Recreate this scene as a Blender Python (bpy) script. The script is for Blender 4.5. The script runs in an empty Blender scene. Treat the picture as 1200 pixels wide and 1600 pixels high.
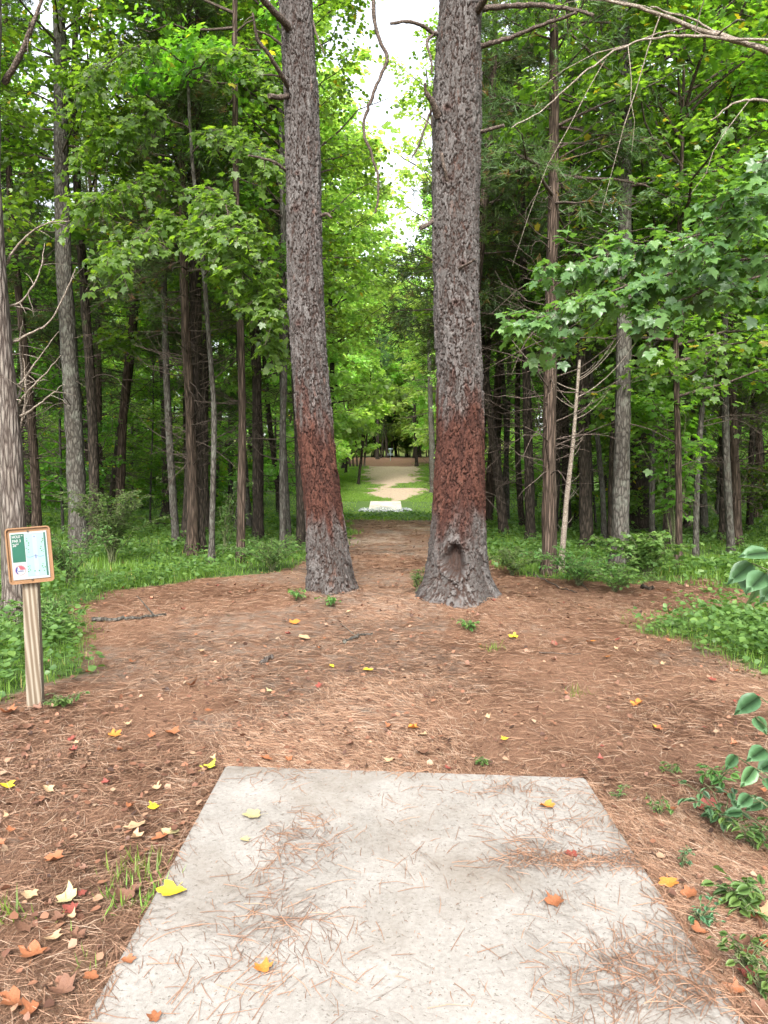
import bpy, math
import numpy as np
from math import radians, sin, cos, pi
from mathutils import Vector, Matrix
R = np.random.default_rng
scene = bpy.context.scene
COL = scene.collection

# ------------------------------------------------------------------ camera
CAM_Z, FPX, PITCH = 1.51, 1155.0, math.atan(72 / 1155.0)
cam_d = bpy.data.cameras.new("Camera")
cam = bpy.data.objects.new("Camera", cam_d)
COL.objects.link(cam)
cam.location = (0, 0, CAM_Z)
cam.rotation_euler = (pi / 2 - PITCH, 0, 0)
cam_d.sensor_fit = 'VERTICAL'; cam_d.sensor_height = 36.0
cam_d.lens = FPX / 1600 * 36
cam_d.clip_start = 0.05; cam_d.clip_end = 2000
scene.camera = cam
scene.render.resolution_x, scene.render.resolution_y = 768, 1024

# ------------------------------------------------------------------ light
SUN_EL, SUN_AZ = 43, 184          # azimuth measured from +Y towards +X
w = bpy.data.worlds.new("World"); scene.world = w; w.use_nodes = True
nt = w.node_tree
bg = nt.nodes["Background"]
sky = nt.nodes.new("ShaderNodeTexSky"); sky.sky_type = 'NISHITA'; sky.sun_disc = False
sky.sun_elevation = radians(SUN_EL); sky.sun_rotation = radians(SUN_AZ)
sky.air_density = 1.0; sky.dust_density = 4.0; sky.ozone_density = 1.0
hs = nt.nodes.new("ShaderNodeHueSaturation"); hs.inputs['Saturation'].default_value = 0.28
hs.inputs['Value'].default_value = 1.25
nt.links.new(sky.outputs[0], hs.inputs['Color']); nt.links.new(hs.outputs[0], bg.inputs[0])
bg.inputs[1].default_value = 0.15
sd = bpy.data.lights.new("Sun", 'SUN'); sd.energy = 1.5; sd.angle = radians(16); sd.color = (1, .96, .89)
so = bpy.data.objects.new("Sun", sd); COL.objects.link(so)
el, az = radians(SUN_EL), radians(SUN_AZ)
sdir = Vector((sin(az) * cos(el), cos(az) * cos(el), sin(el)))
so.rotation_euler = sdir.to_track_quat('Z', 'Y').to_euler()
scene.view_settings.view_transform = 'Standard'; scene.view_settings.look = 'None'
scene.view_settings.gamma = 1.0
scene.view_settings.exposure = 2.0
cy = scene.cycles
cy.max_bounces = 10; cy.diffuse_bounces = 6; cy.glossy_bounces = 2; cy.transmission_bounces = 7
cy.transparent_max_bounces = 4; cy.caustics_reflective = False; cy.caustics_refractive = False

# ------------------------------------------------------------------ numeric helpers
def hsh(ix, iy, s=0):
    n = (ix.astype(np.int64) * 374761393 + iy.astype(np.int64) * 668265263 + s * 974711 + 1013) & 0xffffffff
    n = ((n ^ (n >> 13)) * 1274126177) & 0xffffffff
    n = ((n ^ (n >> 15)) * 2246822519) & 0xffffffff
    return ((n ^ (n >> 16)) & 0xffffff) / float(0xffffff)
def vnoise(x, y, s=0):
    x = np.asarray(x, float); y = np.asarray(y, float)
    ix, iy = np.floor(x), np.floor(y); fx, fy = x - ix, y - iy
    fx = fx * fx * (3 - 2 * fx); fy = fy * fy * (3 - 2 * fy)
    a, b, c, d = hsh(ix, iy, s), hsh(ix + 1, iy, s), hsh(ix, iy + 1, s), hsh(ix + 1, iy + 1, s)
    return (a * (1 - fx) + b * fx) * (1 - fy) + (c * (1 - fx) + d * fx) * fy
def fbm(x, y, s=0, o=3):
    t = 0; a = 0.5; n = 0
    for i in range(o):
        t = t + a * vnoise(np.asarray(x) * 2 ** i, np.asarray(y) * 2 ** i, s + i); n += a; a *= .5
    return t / n
def sstep(a, b, x):
    t = np.clip((np.asarray(x, float) - a) / (b - a), 0, 1); return t * t * (3 - 2 * t)

PY = [0, 12, 25, 38, 40, 44, 52, 60, 70, 82, 90, 105, 130, 200, 900]
PZ = [0, 0, -.31, -.92, -.90, -.62, -.2, .42, 1.18, 2.08, 2.5, 2.9, 5.5, 9.5, 14]
def prof(y):
    # smoothed interpolation of the terrain profile along the fairway
    y = np.asarray(y, float)
    return (np.interp(y - .8, PY, PZ) + np.interp(y, PY, PZ) + np.interp(y + .8, PY, PZ)) / 3
PAD = None
def hgt(x, y):
    x = np.asarray(x, float); y = np.asarray(y, float)
    side = sstep(2.5, 9, np.abs(x))
    z = prof(y) + side * (fbm(x * .18, y * .18, 5) - .5) * .5 * sstep(6, 14, y)
    z = z + (fbm(x * 1.3, y * 1.3, 9) - .5) * .07 * sstep(1.2, 2.2, np.abs(x) + sstep(4, 6, y) * 2)
    for (cx, cy_, h, r) in ((-.70, 8.35, .10, .75), (.85, 7.95, .13, .95)):   # root mounds
        d2 = (x - cx) ** 2 + (y - cy_) ** 2
        z = z + h * np.exp(-d2 / (r * r) * 1.2)
    return z
def ray(px, py):
    a, b = (px - 600) / FPX, -(py - 800) / FPX
    F = np.array([0, cos(PITCH), -sin(PITCH)]); U = np.array([0, sin(PITCH), cos(PITCH)])
    return F + np.array([a, 0, 0]) + b * U
def P(px, py, Y):                       # world point seen at that pixel, Y metres ahead
    d = ray(px, py); return np.array([0, 0, CAM_Z]) + d * (Y / d[1])
def G(px, py, lift=0.0):                # ground point
    lo, hi = .8, 300
    d = ray(px, py)
    prev = lo
    for t in np.concatenate([np.arange(1, 15, .05), np.arange(15, 150, .25)]):
        p = np.array([0, 0, CAM_Z]) + d * t
        if p[2] < hgt(p[0], p[1]) + lift: break
        prev = t
    a, b = prev, t
    for _ in range(20):
        m = (a + b) / 2; p = np.array([0, 0, CAM_Z]) + d * m
        if p[2] < hgt(p[0], p[1]) + lift: b = m
        else: a = m
    return p

# ------------------------------------------------------------------ mesh helpers
def mesh_np(name, V, Q=None, T=None, attrs=None, smooth=False, mats=()):
    me = bpy.data.meshes.new(name)
    Q = np.zeros((0, 4), int) if Q is None else np.asarray(Q, int).reshape(-1, 4)
    T = np.zeros((0, 3), int) if T is None else np.asarray(T, int).reshape(-1, 3)
    V = np.asarray(V, np.float32)
    me.vertices.add(len(V)); me.vertices.foreach_set("co", V.ravel())
    nl = len(Q) * 4 + len(T) * 3
    me.loops.add(nl)
    me.loops.foreach_set("vertex_index", np.concatenate([Q.ravel(), T.ravel()]).astype(np.int32))
    me.polygons.add(len(Q) + len(T))
    st = np.concatenate([np.arange(len(Q)) * 4, len(Q) * 4 + np.arange(len(T)) * 3]).astype(np.int32)
    me.polygons.foreach_set("loop_start", st)
    if smooth: me.polygons.foreach_set("use_smooth", np.ones(len(Q) + len(T), bool))
    for k, a in (attrs or {}).items():
        at = me.attributes.new(k, 'FLOAT', 'POINT'); at.data.foreach_set("value", np.asarray(a, np.float32))
    for m in mats: me.materials.append(m)
    me.update(calc_edges=True)
    return me
class Acc:
    def __init__(s): s.V = []; s.Q = []; s.T = []; s.A = []; s.n = 0
    def add(s, V, Q=None, T=None, a=None):
        V = np.asarray(V, float).reshape(-1, 3)
        if not len(V): return
        s.V.append(V)
        if Q is not None and len(Q): s.Q.append(np.asarray(Q).reshape(-1, 4) + s.n)
        if T is not None and len(T): s.T.append(np.asarray(T).reshape(-1, 3) + s.n)
        s.A.append(np.full(len(V), .5) if a is None else np.broadcast_to(a, (len(V),)))
        s.n += len(V)
    def mesh(s, name, mat, smooth=False):
        if not s.n: return None
        return mesh_np(name, np.concatenate(s.V), np.concatenate(s.Q) if s.Q else None,
                       np.concatenate(s.T) if s.T else None, {'rnd': np.concatenate(s.A)}, smooth, [mat])
def link(name, me, parent=None, loc=None):
    o = bpy.data.objects.new(name, me); COL.objects.link(o)
    if parent is not None: o.parent = parent
    if loc is not None: o.location = Vector([float(v) for v in loc])
    return o
def tag(o, label=None, cat=None, group=None, kind=None):
    if label: o['label'] = label
    if cat: o['category'] = cat
    if group: o['group'] = group
    if kind: o['kind'] = kind
    return o
def copy_tree(o):
    c = o.copy(); COL.objects.link(c)
    for ch in o.children:
        d = ch.copy(); COL.objects.link(d); d.parent = c
        d.matrix_parent_inverse = ch.matrix_parent_inverse.copy()
    return c
def norm(v): return v / np.maximum(np.linalg.norm(v, axis=-1, keepdims=True), 1e-9)
def tubes(Pt, Rd, seg=6, cap=False):
    """Pt (n,k,3) Rd (n,k) -> verts, quads"""
    Pt = np.asarray(Pt, float); Rd = np.asarray(Rd, float)
    if Pt.ndim == 2: Pt = Pt[None]; Rd = Rd[None]
    n, k, _ = Pt.shape
    if n == 0: return np.zeros((0, 3)), np.zeros((0, 4), int)
    T = norm(np.gradient(Pt, axis=1))
    ref = np.where(np.abs(T[:, :1, 2:3]) > .8, np.array([1., 0, 0]), np.array([0, 0, 1.]))
    N = norm(np.cross(T, np.broadcast_to(ref, T.shape))); B = np.cross(T, N)
    th = np.arange(seg) / seg * 2 * pi
    V = Pt[:, :, None] + Rd[:, :, None, None] * (np.cos(th)[:, None] * N[:, :, None] + np.sin(th)[:, None] * B[:, :, None])
    idx = np.arange(n * k * seg).reshape(n, k, seg)
    a = idx[:, :-1]; b = idx[:, 1:]
    Q = np.stack([a, np.roll(a, -1, 2), np.roll(b, -1, 2), b], -1).reshape(-1, 4)
    return V.reshape(-1, 3), Q
def place(tmpl, pos, tip, nrm, size):
    """instances of a small leaf template baked to one array"""
    TV, TF = tmpl
    pos = np.asarray(pos, float)
    y = norm(tip); x = norm(np.cross(y, nrm)); z = np.cross(x, y)
    s = np.broadcast_to(np.asarray(size, float), (len(pos),))[:, None, None]
    V = pos[:, None] + s * (TV[None, :, 0:1] * x[:, None] + TV[None, :, 1:2] * y[:, None] + TV[None, :, 2:3] * z[:, None])
    m = len(TV)
    F = TF[None] + (np.arange(len(pos)) * m)[:, None, None]
    return V.reshape(-1, 3), F.reshape(-1, TF.shape[1])
def A_(l): return np.array(l, float)
LEAF_FAR = (A_([[0, 0, 0], [.42, .3, .07], [.3, .7, .03], [0, 1, -.06], [-.3, .7, .03], [-.42, .3, .07]]),
            np.array([[0, 1, 2], [0, 2, 3], [0, 3, 4], [0, 4, 5]]))
_st = [[0, 0], [.2, -.09], [.36, -.02], [.52, .08], [.40, .25], [.5, .36], [.62, .58], [.46, .62], [.30, .60], [.2, .76], [.0, 1.02]]
_st = _st + [[-a, b] for a, b in _st[-2:0:-1]]
_sv = [[a, b, .0] for a, b in _st]
_sv = [[a, b, .10 * abs(a) - .14 * max(0, b - .3) ** 2 * 2 - .12 * (abs(a) > .5)] for a, b in _st]
LEAF_STAR = (A_([[0, .36, -.03]] + _sv), np.array([[0, i + 1, (i + 1) % len(_sv) + 1] for i in range(len(_sv))]))
_ov = [[0, 0], [.2, .06], [.31, .22], [.33, .42], [.25, .65], [.11, .86], [0, 1.06]]
_mid = [[0, b, -.22 * (b - .3) ** 2] for b in (0, .06, .22, .42, .65, .86, 1.06)]
_R = [[a, b, .09 * a + .02 * math.sin(b * 19) - .22 * (b - .3) ** 2] for a, b in _ov[1:-1]]; _L = [[-a, b, c] for a, b, c in _R]
_V = _mid + _R + _L
_F = []
for side, o in ((1, 7), (-1, 12)):
    rim = [0] + [o + i for i in range(5)] + [6]
    for i in range(6):
        _F.append([i, rim[i + 1], i + 1]) if i + 1 < 6 else None
        if i > 0: _F.append([i, rim[i], rim[i + 1]])
LEAF_OVAL = (A_(_V), np.array(_F))
def fan_tmpl(n, wd, spread, seed, lift=.3):
    r = R(seed); V = []; F = []
    for i in range(n):
        a = r.uniform(-spread, spread); l = r.uniform(.6, 1); e = r.uniform(-lift, lift)
        b = r.uniform(0, .45) if n < 9 else 0
        d = A_([sin(a) * cos(e), cos(a) * cos(e), sin(e)]) * l
        p = A_([d[1], -d[0], 0]) * wd if i % 2 else A_([0, d[2], -d[1]]) * wd + A_([d[1], -d[0], 0]) * wd * .4
        o = A_([0, b, 0]); k = len(V)
        V += [o - p, o + p, o + d]; F.append([k, k + 1, k + 2])
    return A_(V), np.array(F)
SPRIG = fan_tmpl(7, .045, .75, 3, .5)
TUFT = fan_tmpl(16, .012, 1.3, 4, 1.0)

# ------------------------------------------------------------------ materials
def newmat(name):
    m = bpy.data.materials.new(name); m.use_nodes = True
    n = m.node_tree.nodes; n.clear()
    out = n.new("ShaderNodeOutputMaterial")
    return m, m.node_tree, out
class NB:
    def __init__(s, nt): s.nt = nt
    def n(s, t, **kw):
        nd = s.nt.nodes.new(t)
        for k, v in kw.items():
            if k.startswith('i_'):
                nd.inputs[k[2:].replace('_', ' ')].default_value = v
            else: setattr(nd, k, v)
        return nd
    def l(s, a, b): s.nt.links.new(a, b)
    def coord(s, scale=(1, 1, 1), kind='Object'):
        tc = s.n("ShaderNodeTexCoord"); mp = s.n("ShaderNodeMapping"); mp.inputs['Scale'].default_value = scale
        s.l(tc.outputs[kind], mp.inputs[0]); return mp.outputs[0]
    def noise(s, vec, scale, detail=4, rough=.55, dist=0):
        nd = s.n("ShaderNodeTexNoise"); nd.inputs['Scale'].default_value = scale; nd.inputs['Detail'].default_value = detail
        nd.inputs['Roughness'].default_value = rough; nd.inputs['Distortion'].default_value = dist
        if vec is not None: s.l(vec, nd.inputs['Vector'])
        return nd.outputs['Fac']
    def ramp(s, fac, stops, interp='LINEAR'):
        nd = s.n("ShaderNodeValToRGB"); r = nd.color_ramp; r.interpolation = interp
        while len(r.elements) < len(stops): r.elements.new(.5)
        for e, (p, c) in zip(r.elements, stops):
            e.position = p; e.color = tuple(c) + (1,) if len(c) == 3 else c
        s.l(fac, nd.inputs[0]); return nd.outputs[0]
    def mix(s, fac, a, b, mode='MIX'):
        nd = s.n("ShaderNodeMix", data_type='RGBA', blend_type=mode)
        for i, v in ((0, fac), (6, a), (7, b)):
            if hasattr(v, 'is_linked') or hasattr(v, 'links'): s.l(v, nd.inputs[i])
            else: nd.inputs[i].default_value = (tuple(v) + (1,)) if isinstance(v, tuple) and len(v) == 3 else v
        return nd.outputs[2]
    def attr(s, name):
        nd = s.n("ShaderNodeAttribute"); nd.attribute_name = name; return nd.outputs['Fac']
    def math(s, op, a, b=0.0, clamp=False):
        nd = s.n("ShaderNodeMath", operation=op); nd.use_clamp = clamp
        for i, v in ((0, a), (1, b)):
            if hasattr(v, 'links'): s.l(v, nd.inputs[i])
            else: nd.inputs[i].default_value = v
        return nd.outputs[0]
    def bump(s, h, strength=.5, dist=.01):
        nd = s.n("ShaderNodeBump"); nd.inputs['Strength'].default_value = strength; nd.inputs['Distance'].default_value = dist
        s.l(h, nd.inputs['Height']); return nd.outputs[0]
    def bsdf(s, col, rough=.8, normal=None, spec=.3, **kw):
        nd = s.n("ShaderNodeBsdfPrincipled")
        if hasattr(col, 'links'): s.l(col, nd.inputs['Base Color'])
        else: nd.inputs['Base Color'].default_value = tuple(col) + (1,)
        if hasattr(rough, 'links'): s.l(rough, nd.inputs['Roughness'])
        else: nd.inputs['Roughness'].default_value = rough
        nd.inputs['Specular IOR Level'].default_value = spec
        for k, v in kw.items(): nd.inputs[k].default_value = v
        if normal is not None: s.l(normal, nd.inputs['Normal'])
        return nd.outputs[0]
def foliage(name, lo, mid, hi, tr, tfac=.42, rough=.42, spec=.5, dead=None):
    m, t, out = newmat(name); b = NB(t)
    stops = [(0, lo), (.5, mid), (.97, hi)]
    if dead: stops.append((1.0, dead))
    c = b.ramp(b.attr('rnd'), stops)
    oi = b.n("ShaderNodeObjectInfo")
    hsn = b.n("ShaderNodeHueSaturation")
    b.l(b.math('ADD', b.math('MULTIPLY', oi.outputs['Random'], .035), .483), hsn.inputs['Hue'])
    b.l(b.math('ADD', b.math('MULTIPLY', oi.outputs['Random'], .5), .78), hsn.inputs['Value'])
    b.l(c, hsn.inputs['Color'])
    p = b.bsdf(hsn.outputs[0], rough, spec=spec)
    trn = b.n("ShaderNodeBsdfTranslucent")
    b.l(b.mix(1.0, hsn.outputs[0], tr, 'MULTIPLY'), trn.inputs[0])
    mx = b.n("ShaderNodeMixShader"); mx.inputs[0].default_value = tfac
    b.l(p, mx.inputs[1]); b.l(trn.outputs[0], mx.inputs[2]); b.l(mx.outputs[0], out.inputs[0])
    return m
M = {}
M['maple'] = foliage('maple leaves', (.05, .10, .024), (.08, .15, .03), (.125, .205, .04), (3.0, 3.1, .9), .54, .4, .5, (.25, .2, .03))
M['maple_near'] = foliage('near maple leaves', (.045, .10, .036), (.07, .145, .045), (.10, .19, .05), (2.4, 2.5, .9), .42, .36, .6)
M['maple_lit'] = foliage('sunlit-toned leaves', (.12, .20, .055), (.175, .27, .075), (.24, .33, .10), (2.9, 2.9, 1.6), .58, .45, .5)  # paler copy of the maple leaves, sunlight of the far trees put into the colour
M['cedar'] = foliage('cedar sprays', (.035, .06, .022), (.055, .09, .03), (.08, .115, .035), (2.0, 2.0, .9), .32, .6, .3, (.12, .07, .03))
M['pine'] = foliage('pine needles', (.03, .07, .03), (.05, .10, .04), (.08, .13, .05), (1.6, 1.7, .9), .3, .55, .35)
M['weed'] = foliage('weed leaves', (0.0500, 0.1050, 0.0280), (0.0800, 0.1550, 0.0380), (0.1200, 0.2000, 0.0500), (1.9, 2.0, .9), .38, .45, .4)
M['grass'] = foliage('grass blades', (.06, .12, .022), (.11, .185, .03), (.16, .24, .04), (2.0, 2.0, .9), .45, .5, .35, (.3, .25, .1))
M['bigleaf'] = foliage('broad leaves', (.045, .10, .045), (.06, .135, .055), (.085, .17, .07), (1.6, 1.9, .8), .32, .42, .5)
def bark(name, c1, c2, c3, sc=(9, 9, 2.2), strength=.9, lichen=None):
    m, t, out = newmat(name); b = NB(t)
    v = b.coord(sc); v2 = b.coord((1, 1, 1))
    n1 = b.noise(v, 3.2, 6, .65, .5); n2 = b.noise(v, 1.1, 3)
    vo = b.n("ShaderNodeTexVoronoi", feature='DISTANCE_TO_EDGE'); vo.inputs['Scale'].default_value = 2.6
    mixv = b.mix(.25, v, None or b_noise_col(b, v, 2.0)); b.l(mixv, vo.inputs['Vector'])
    ed = b.math('MULTIPLY', vo.outputs['Distance'], 3.5, True)
    h = b.math('ADD', b.math('MULTIPLY', n1, .6), b.math('MULTIPLY', ed, .6))
    c = b.ramp(h, [(.25, c1), (.55, c2), (.9, c3)])
    c = b.mix(b.ramp(n2, [(.35, (0, 0, 0)), (.7, (1, 1, 1))]), c, b.mix(1.0, c, (.7, .66, .62), 'MULTIPLY'))
    if lichen:
        lf = b.ramp(b.noise(v2, 5, 5, .7), [(.52, (0, 0, 0)), (.62, (1, 1, 1))])
        c = b.mix(b.math('MULTIPLY', lf, .6), c, lichen)
    p = b.bsdf(c, .92, b.bump(h, strength, .02), .15)
    b.l(p, out.inputs[0]); return m
def b_noise_col(b, v, s):
    nd = b.n("ShaderNodeTexNoise"); nd.inputs['Scale'].default_value = s; b.l(v, nd.inputs['Vector']); return nd.outputs['Color']
M['bark_cedar'] = bark('cedar bark', (0.0187, 0.0127, 0.0093), (0.0519, 0.0382, 0.0289), (0.0994, 0.0731, 0.0570), (14, 14, 1.3), 1)
M['bark_grey'] = bark('grey bark', (0.0238, 0.0213, 0.0179), (0.0578, 0.0527, 0.0450), (0.0944, 0.0884, 0.0774), (12, 12, 4), .8, (0.1080, 0.1114, 0.0926))
M['bark_dark'] = bark('dark bark', (0.0119, 0.0102, 0.0076), (0.0340, 0.0272, 0.0213), (0.0672, 0.0536, 0.0425), (11, 11, 2.5), 1)
M['bark_pale'] = bark('weathered pale bark', (0.0348, 0.0255, 0.0213), (0.0986, 0.0833, 0.0731), (0.1623, 0.1436, 0.1258), (16, 16, 2.2), 1)
M['twig_pale'] = bark('pale dead wood', (0.098, 0.081, 0.066), (0.182, 0.154, 0.126), (0.266, 0.231, 0.196), (20, 20, 20), .4)
M['twig_dark'] = bark('dark twig bark', (.03, .024, .02), (.07, .055, .045), (.13, .10, .085), (20, 20, 20), .4)
M['stem'] = bark('green stem', (.05, .06, .03), (.09, .11, .05), (.14, .15, .08), (20, 20, 20), .3)

def hero_bark():
    m, t, out = newmat('plated pine bark'); b = NB(t)
    v = b.coord((1, 1, 1))
    cell, edge, red = b.attr('cell'), b.attr('edge'), b.attr('red')
    n1 = b.noise(b.coord((30, 30, 14)), 2.5, 6, .7); n2 = b.noise(b.coord((6, 6, 2)), 2, 4, .6)
    plate = b.ramp(b.math('ADD', b.math('MULTIPLY', cell, .6), b.math('MULTIPLY', n1, .45)),
                   [(.15, (0.0306, 0.0258, 0.0234)), (.42, (0.0549, 0.0497, 0.0468)), (.7, (0.0855, 0.0791, 0.0756)), (.95, (0.1224, 0.1150, 0.1080))])
    inner = b.ramp(n1, [(.3, (0.0150, 0.0096, 0.0078)), (.75, (0.0432, 0.0222, 0.0156))])
    redp = b.ramp(b.math('ADD', b.math('MULTIPLY', cell, .55), b.math('MULTIPLY', n1, .5)),
                  [(.15, (0.0165, 0.0069, 0.0055)), (.45, (0.0404, 0.0151, 0.0103)), (.72, (0.0665, 0.0260, 0.0172)), (.85, (0.0763, 0.0432, 0.0329)), (1, (0.0665, 0.0556, 0.0508))])
    inr = b.ramp(n1, [(.3, (0.0087, 0.0037, 0.0028)), (.75, (0.0239, 0.0084, 0.0056))])
    c = b.mix(edge, b.mix(red, inner, inr), b.mix(red, plate, redp))
    spots = b.ramp(n2, [(.62, (0, 0, 0)), (.72, (1, 1, 1))])
    c = b.mix(b.math('MULTIPLY', spots, .35), c, (.13, .06, .04))
    fine = b.noise(b.coord((60, 60, 30)), 3, 5, .75)
    p = b.bsdf(c, .9, b.bump(b.math('ADD', n1, fine), .7, .006), .2)
    b.l(p, out.inputs[0]); return m
M['hero'] = hero_bark()

def simple(name, col, rough=.6, var=.15, scale=30, spec=.3, metal=0, bump=.1):
    m, t, out = newmat(name); b = NB(t)
    n = b.noise(b.coord(), scale, 4, .6)
    c = b.mix(b.ramp(n, [(.3, (0, 0, 0)), (.7, (1, 1, 1))]), tuple(x * (1 - var) for x in col), tuple(min(1, x * (1 + var)) for x in col))
    p = b.bsdf(c, rough, b.bump(n, bump, .002), spec, Metallic=metal)
    b.l(p, out.inputs[0]); return m

def ground_mat():
    m, t, out = newmat('forest ground'); b = NB(t)
    g, s, r, far, lit = b.attr('grass'), b.attr('sand'), b.attr('red'), b.attr('field'), b.attr('soil')
    v = b.coord()
    fib = b.noise(b.coord((18, 55, 20)), 3.0, 6, .75, 1.2)
    fib2 = b.noise(b.coord((40, 16, 20)), 3.3, 6, .75, 1.6)
    n0 = b.noise(v, 1.7, 5, .6); n1 = b.noise(v, 40, 5, .7); n2 = b.noise(v, 7, 7, .75)
    straw = b.ramp(b.mix(.5, fib, fib2), [(.30, (0.0547, 0.0314, 0.0208)), (.45, (0.1334, 0.0707, 0.0450)), (.56, (0.2113, 0.1189, 0.0729)), (.68, (0.3016, 0.1930, 0.1331))])
    soil = b.ramp(n1, [(.3, (0.0905, 0.0719, 0.0556)), (.55, (0.1756, 0.1448, 0.1169)), (.75, (0.2659, 0.2323, 0.1990))])
    sf = b.ramp(b.math('ADD', b.math('MULTIPLY', n2, .6), b.math('MULTIPLY', lit, .4)), [(.44, (0, 0, 0)), (.60, (1, 1, 1))])
    c = b.mix(sf, straw, soil)
    vo = b.n("ShaderNodeTexVoronoi"); vo.inputs['Scale'].default_value = 14; b.l(v, vo.inputs['Vector'])
    bits = b.ramp(vo.outputs['Distance'], [(.12, (1, 1, 1)), (.2, (0, 0, 0))])
    bitc = b.ramp(vo.outputs['Color'], [(.2, (.10, .04, .025)), (.5, (.25, .11, .06)), (.8, (.34, .23, .15))])
    c = b.mix(b.math('MULTIPLY', bits, .6), c, bitc)
    gr = b.ramp(n1, [(.3, (.03, .045, .014)), (.6, (.07, .12, .03)), (.8, (.12, .12, .05))])
    gf = b.ramp(b.math('ADD', g, b.math('MULTIPLY', b.math('SUBTRACT', n2, .5), .8)), [(.35, (0, 0, 0)), (.62, (1, 1, 1))])
    c = b.mix(gf, c, gr)
    sand = b.ramp(n2, [(.3, (0.1955, 0.1437, 0.1035)), (.6, (0.3220, 0.2472, 0.1898)), (.8, (0.4140, 0.3450, 0.2818))])
    c = b.mix(b.ramp(b.math('ADD', s, b.math('MULTIPLY', b.math('SUBTRACT', n2, .5), .9)), [(.3, (0, 0, 0)), (.85, (1, 1, 1))]), c, sand)
    rs = b.ramp(n2, [(.3, (.12, .06, .04)), (.7, (.20, .115, .08))])
    c = b.mix(b.ramp(b.math('ADD', r, b.math('MULTIPLY', b.math('SUBTRACT', n0, .5), .6)), [(.4, (0, 0, 0)), (.6, (1, 1, 1))]), c, rs)
    c = b.mix(far, c, b.ramp(n0, [(.3, (.18, .22, .05)), (.7, (.30, .32, .07))]))  # sunlight on the far field put into its yellow-green colour
    h = b.math('ADD', b.math('ADD', fib, fib2), n1)
    p = b.bsdf(c, .95, b.bump(h, .8, .012), .15)
    b.l(p, out.inputs[0]); return m
M['ground'] = ground_mat()
def straw_mat(name, stops):
    m, t, out = newmat(name); b = NB(t)
    c = b.ramp(b.attr('rnd'), stops)
    b.l(b.bsdf(c, .6, spec=.35), out.inputs[0]); return m
M['straw'] = straw_mat('pine straw', [(0, (0.0600, 0.0299, 0.0188)), (.3, (0.1355, 0.0692, 0.0405)), (.6, (0.2162, 0.1206, 0.0734)), (.9, (0.2915, 0.1878, 0.1243)), (1, (0.3416, 0.2580, 0.1920))])
def concrete(k=1.0):
    m, t, out = newmat('brushed concrete'); b = NB(t); v = b.coord()
    n1 = b.noise(v, 3, 5, .6); n2 = b.noise(v, 60, 6, .75); n3 = b.noise(v, 220, 3, .7); n4 = b.noise(v, 1.1, 4, .6)
    c = b.ramp(b.math('ADD', b.math('MULTIPLY', n1, .45), b.math('MULTIPLY', n2, .55)),
               [(.32, (0.1301, 0.1189, 0.1048)), (.5, (0.1930, 0.1787, 0.1613)), (.68, (0.2603, 0.2460, 0.2258))])
    c = b.mix(b.ramp(n4, [(.48, (0, 0, 0)), (.66, (.8, .8, .8))]), c, (0.1134, 0.0918, 0.0710))
    c = b.mix(1.0, c, (k, k, k), 'MULTIPLY')
    pit = b.ramp(b.noise(v, 95, 2, .5), [(.31, (1, 1, 1)), (.36, (0, 0, 0))])
    c = b.mix(b.math('MULTIPLY', pit, .75), c, (.10, .085, .07))
    h = b.math('SUBTRACT', b.math('ADD', n2, b.math('MULTIPLY', n3, .5)), pit)
    b.l(b.bsdf(c, .88, b.bump(h, .45, .004), .25), out.inputs[0]); return m
M['concrete'] = concrete(); M['concrete_lit'] = concrete(1.9)  # second one is a brightened copy: the far pad's daylight put into its colour

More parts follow.
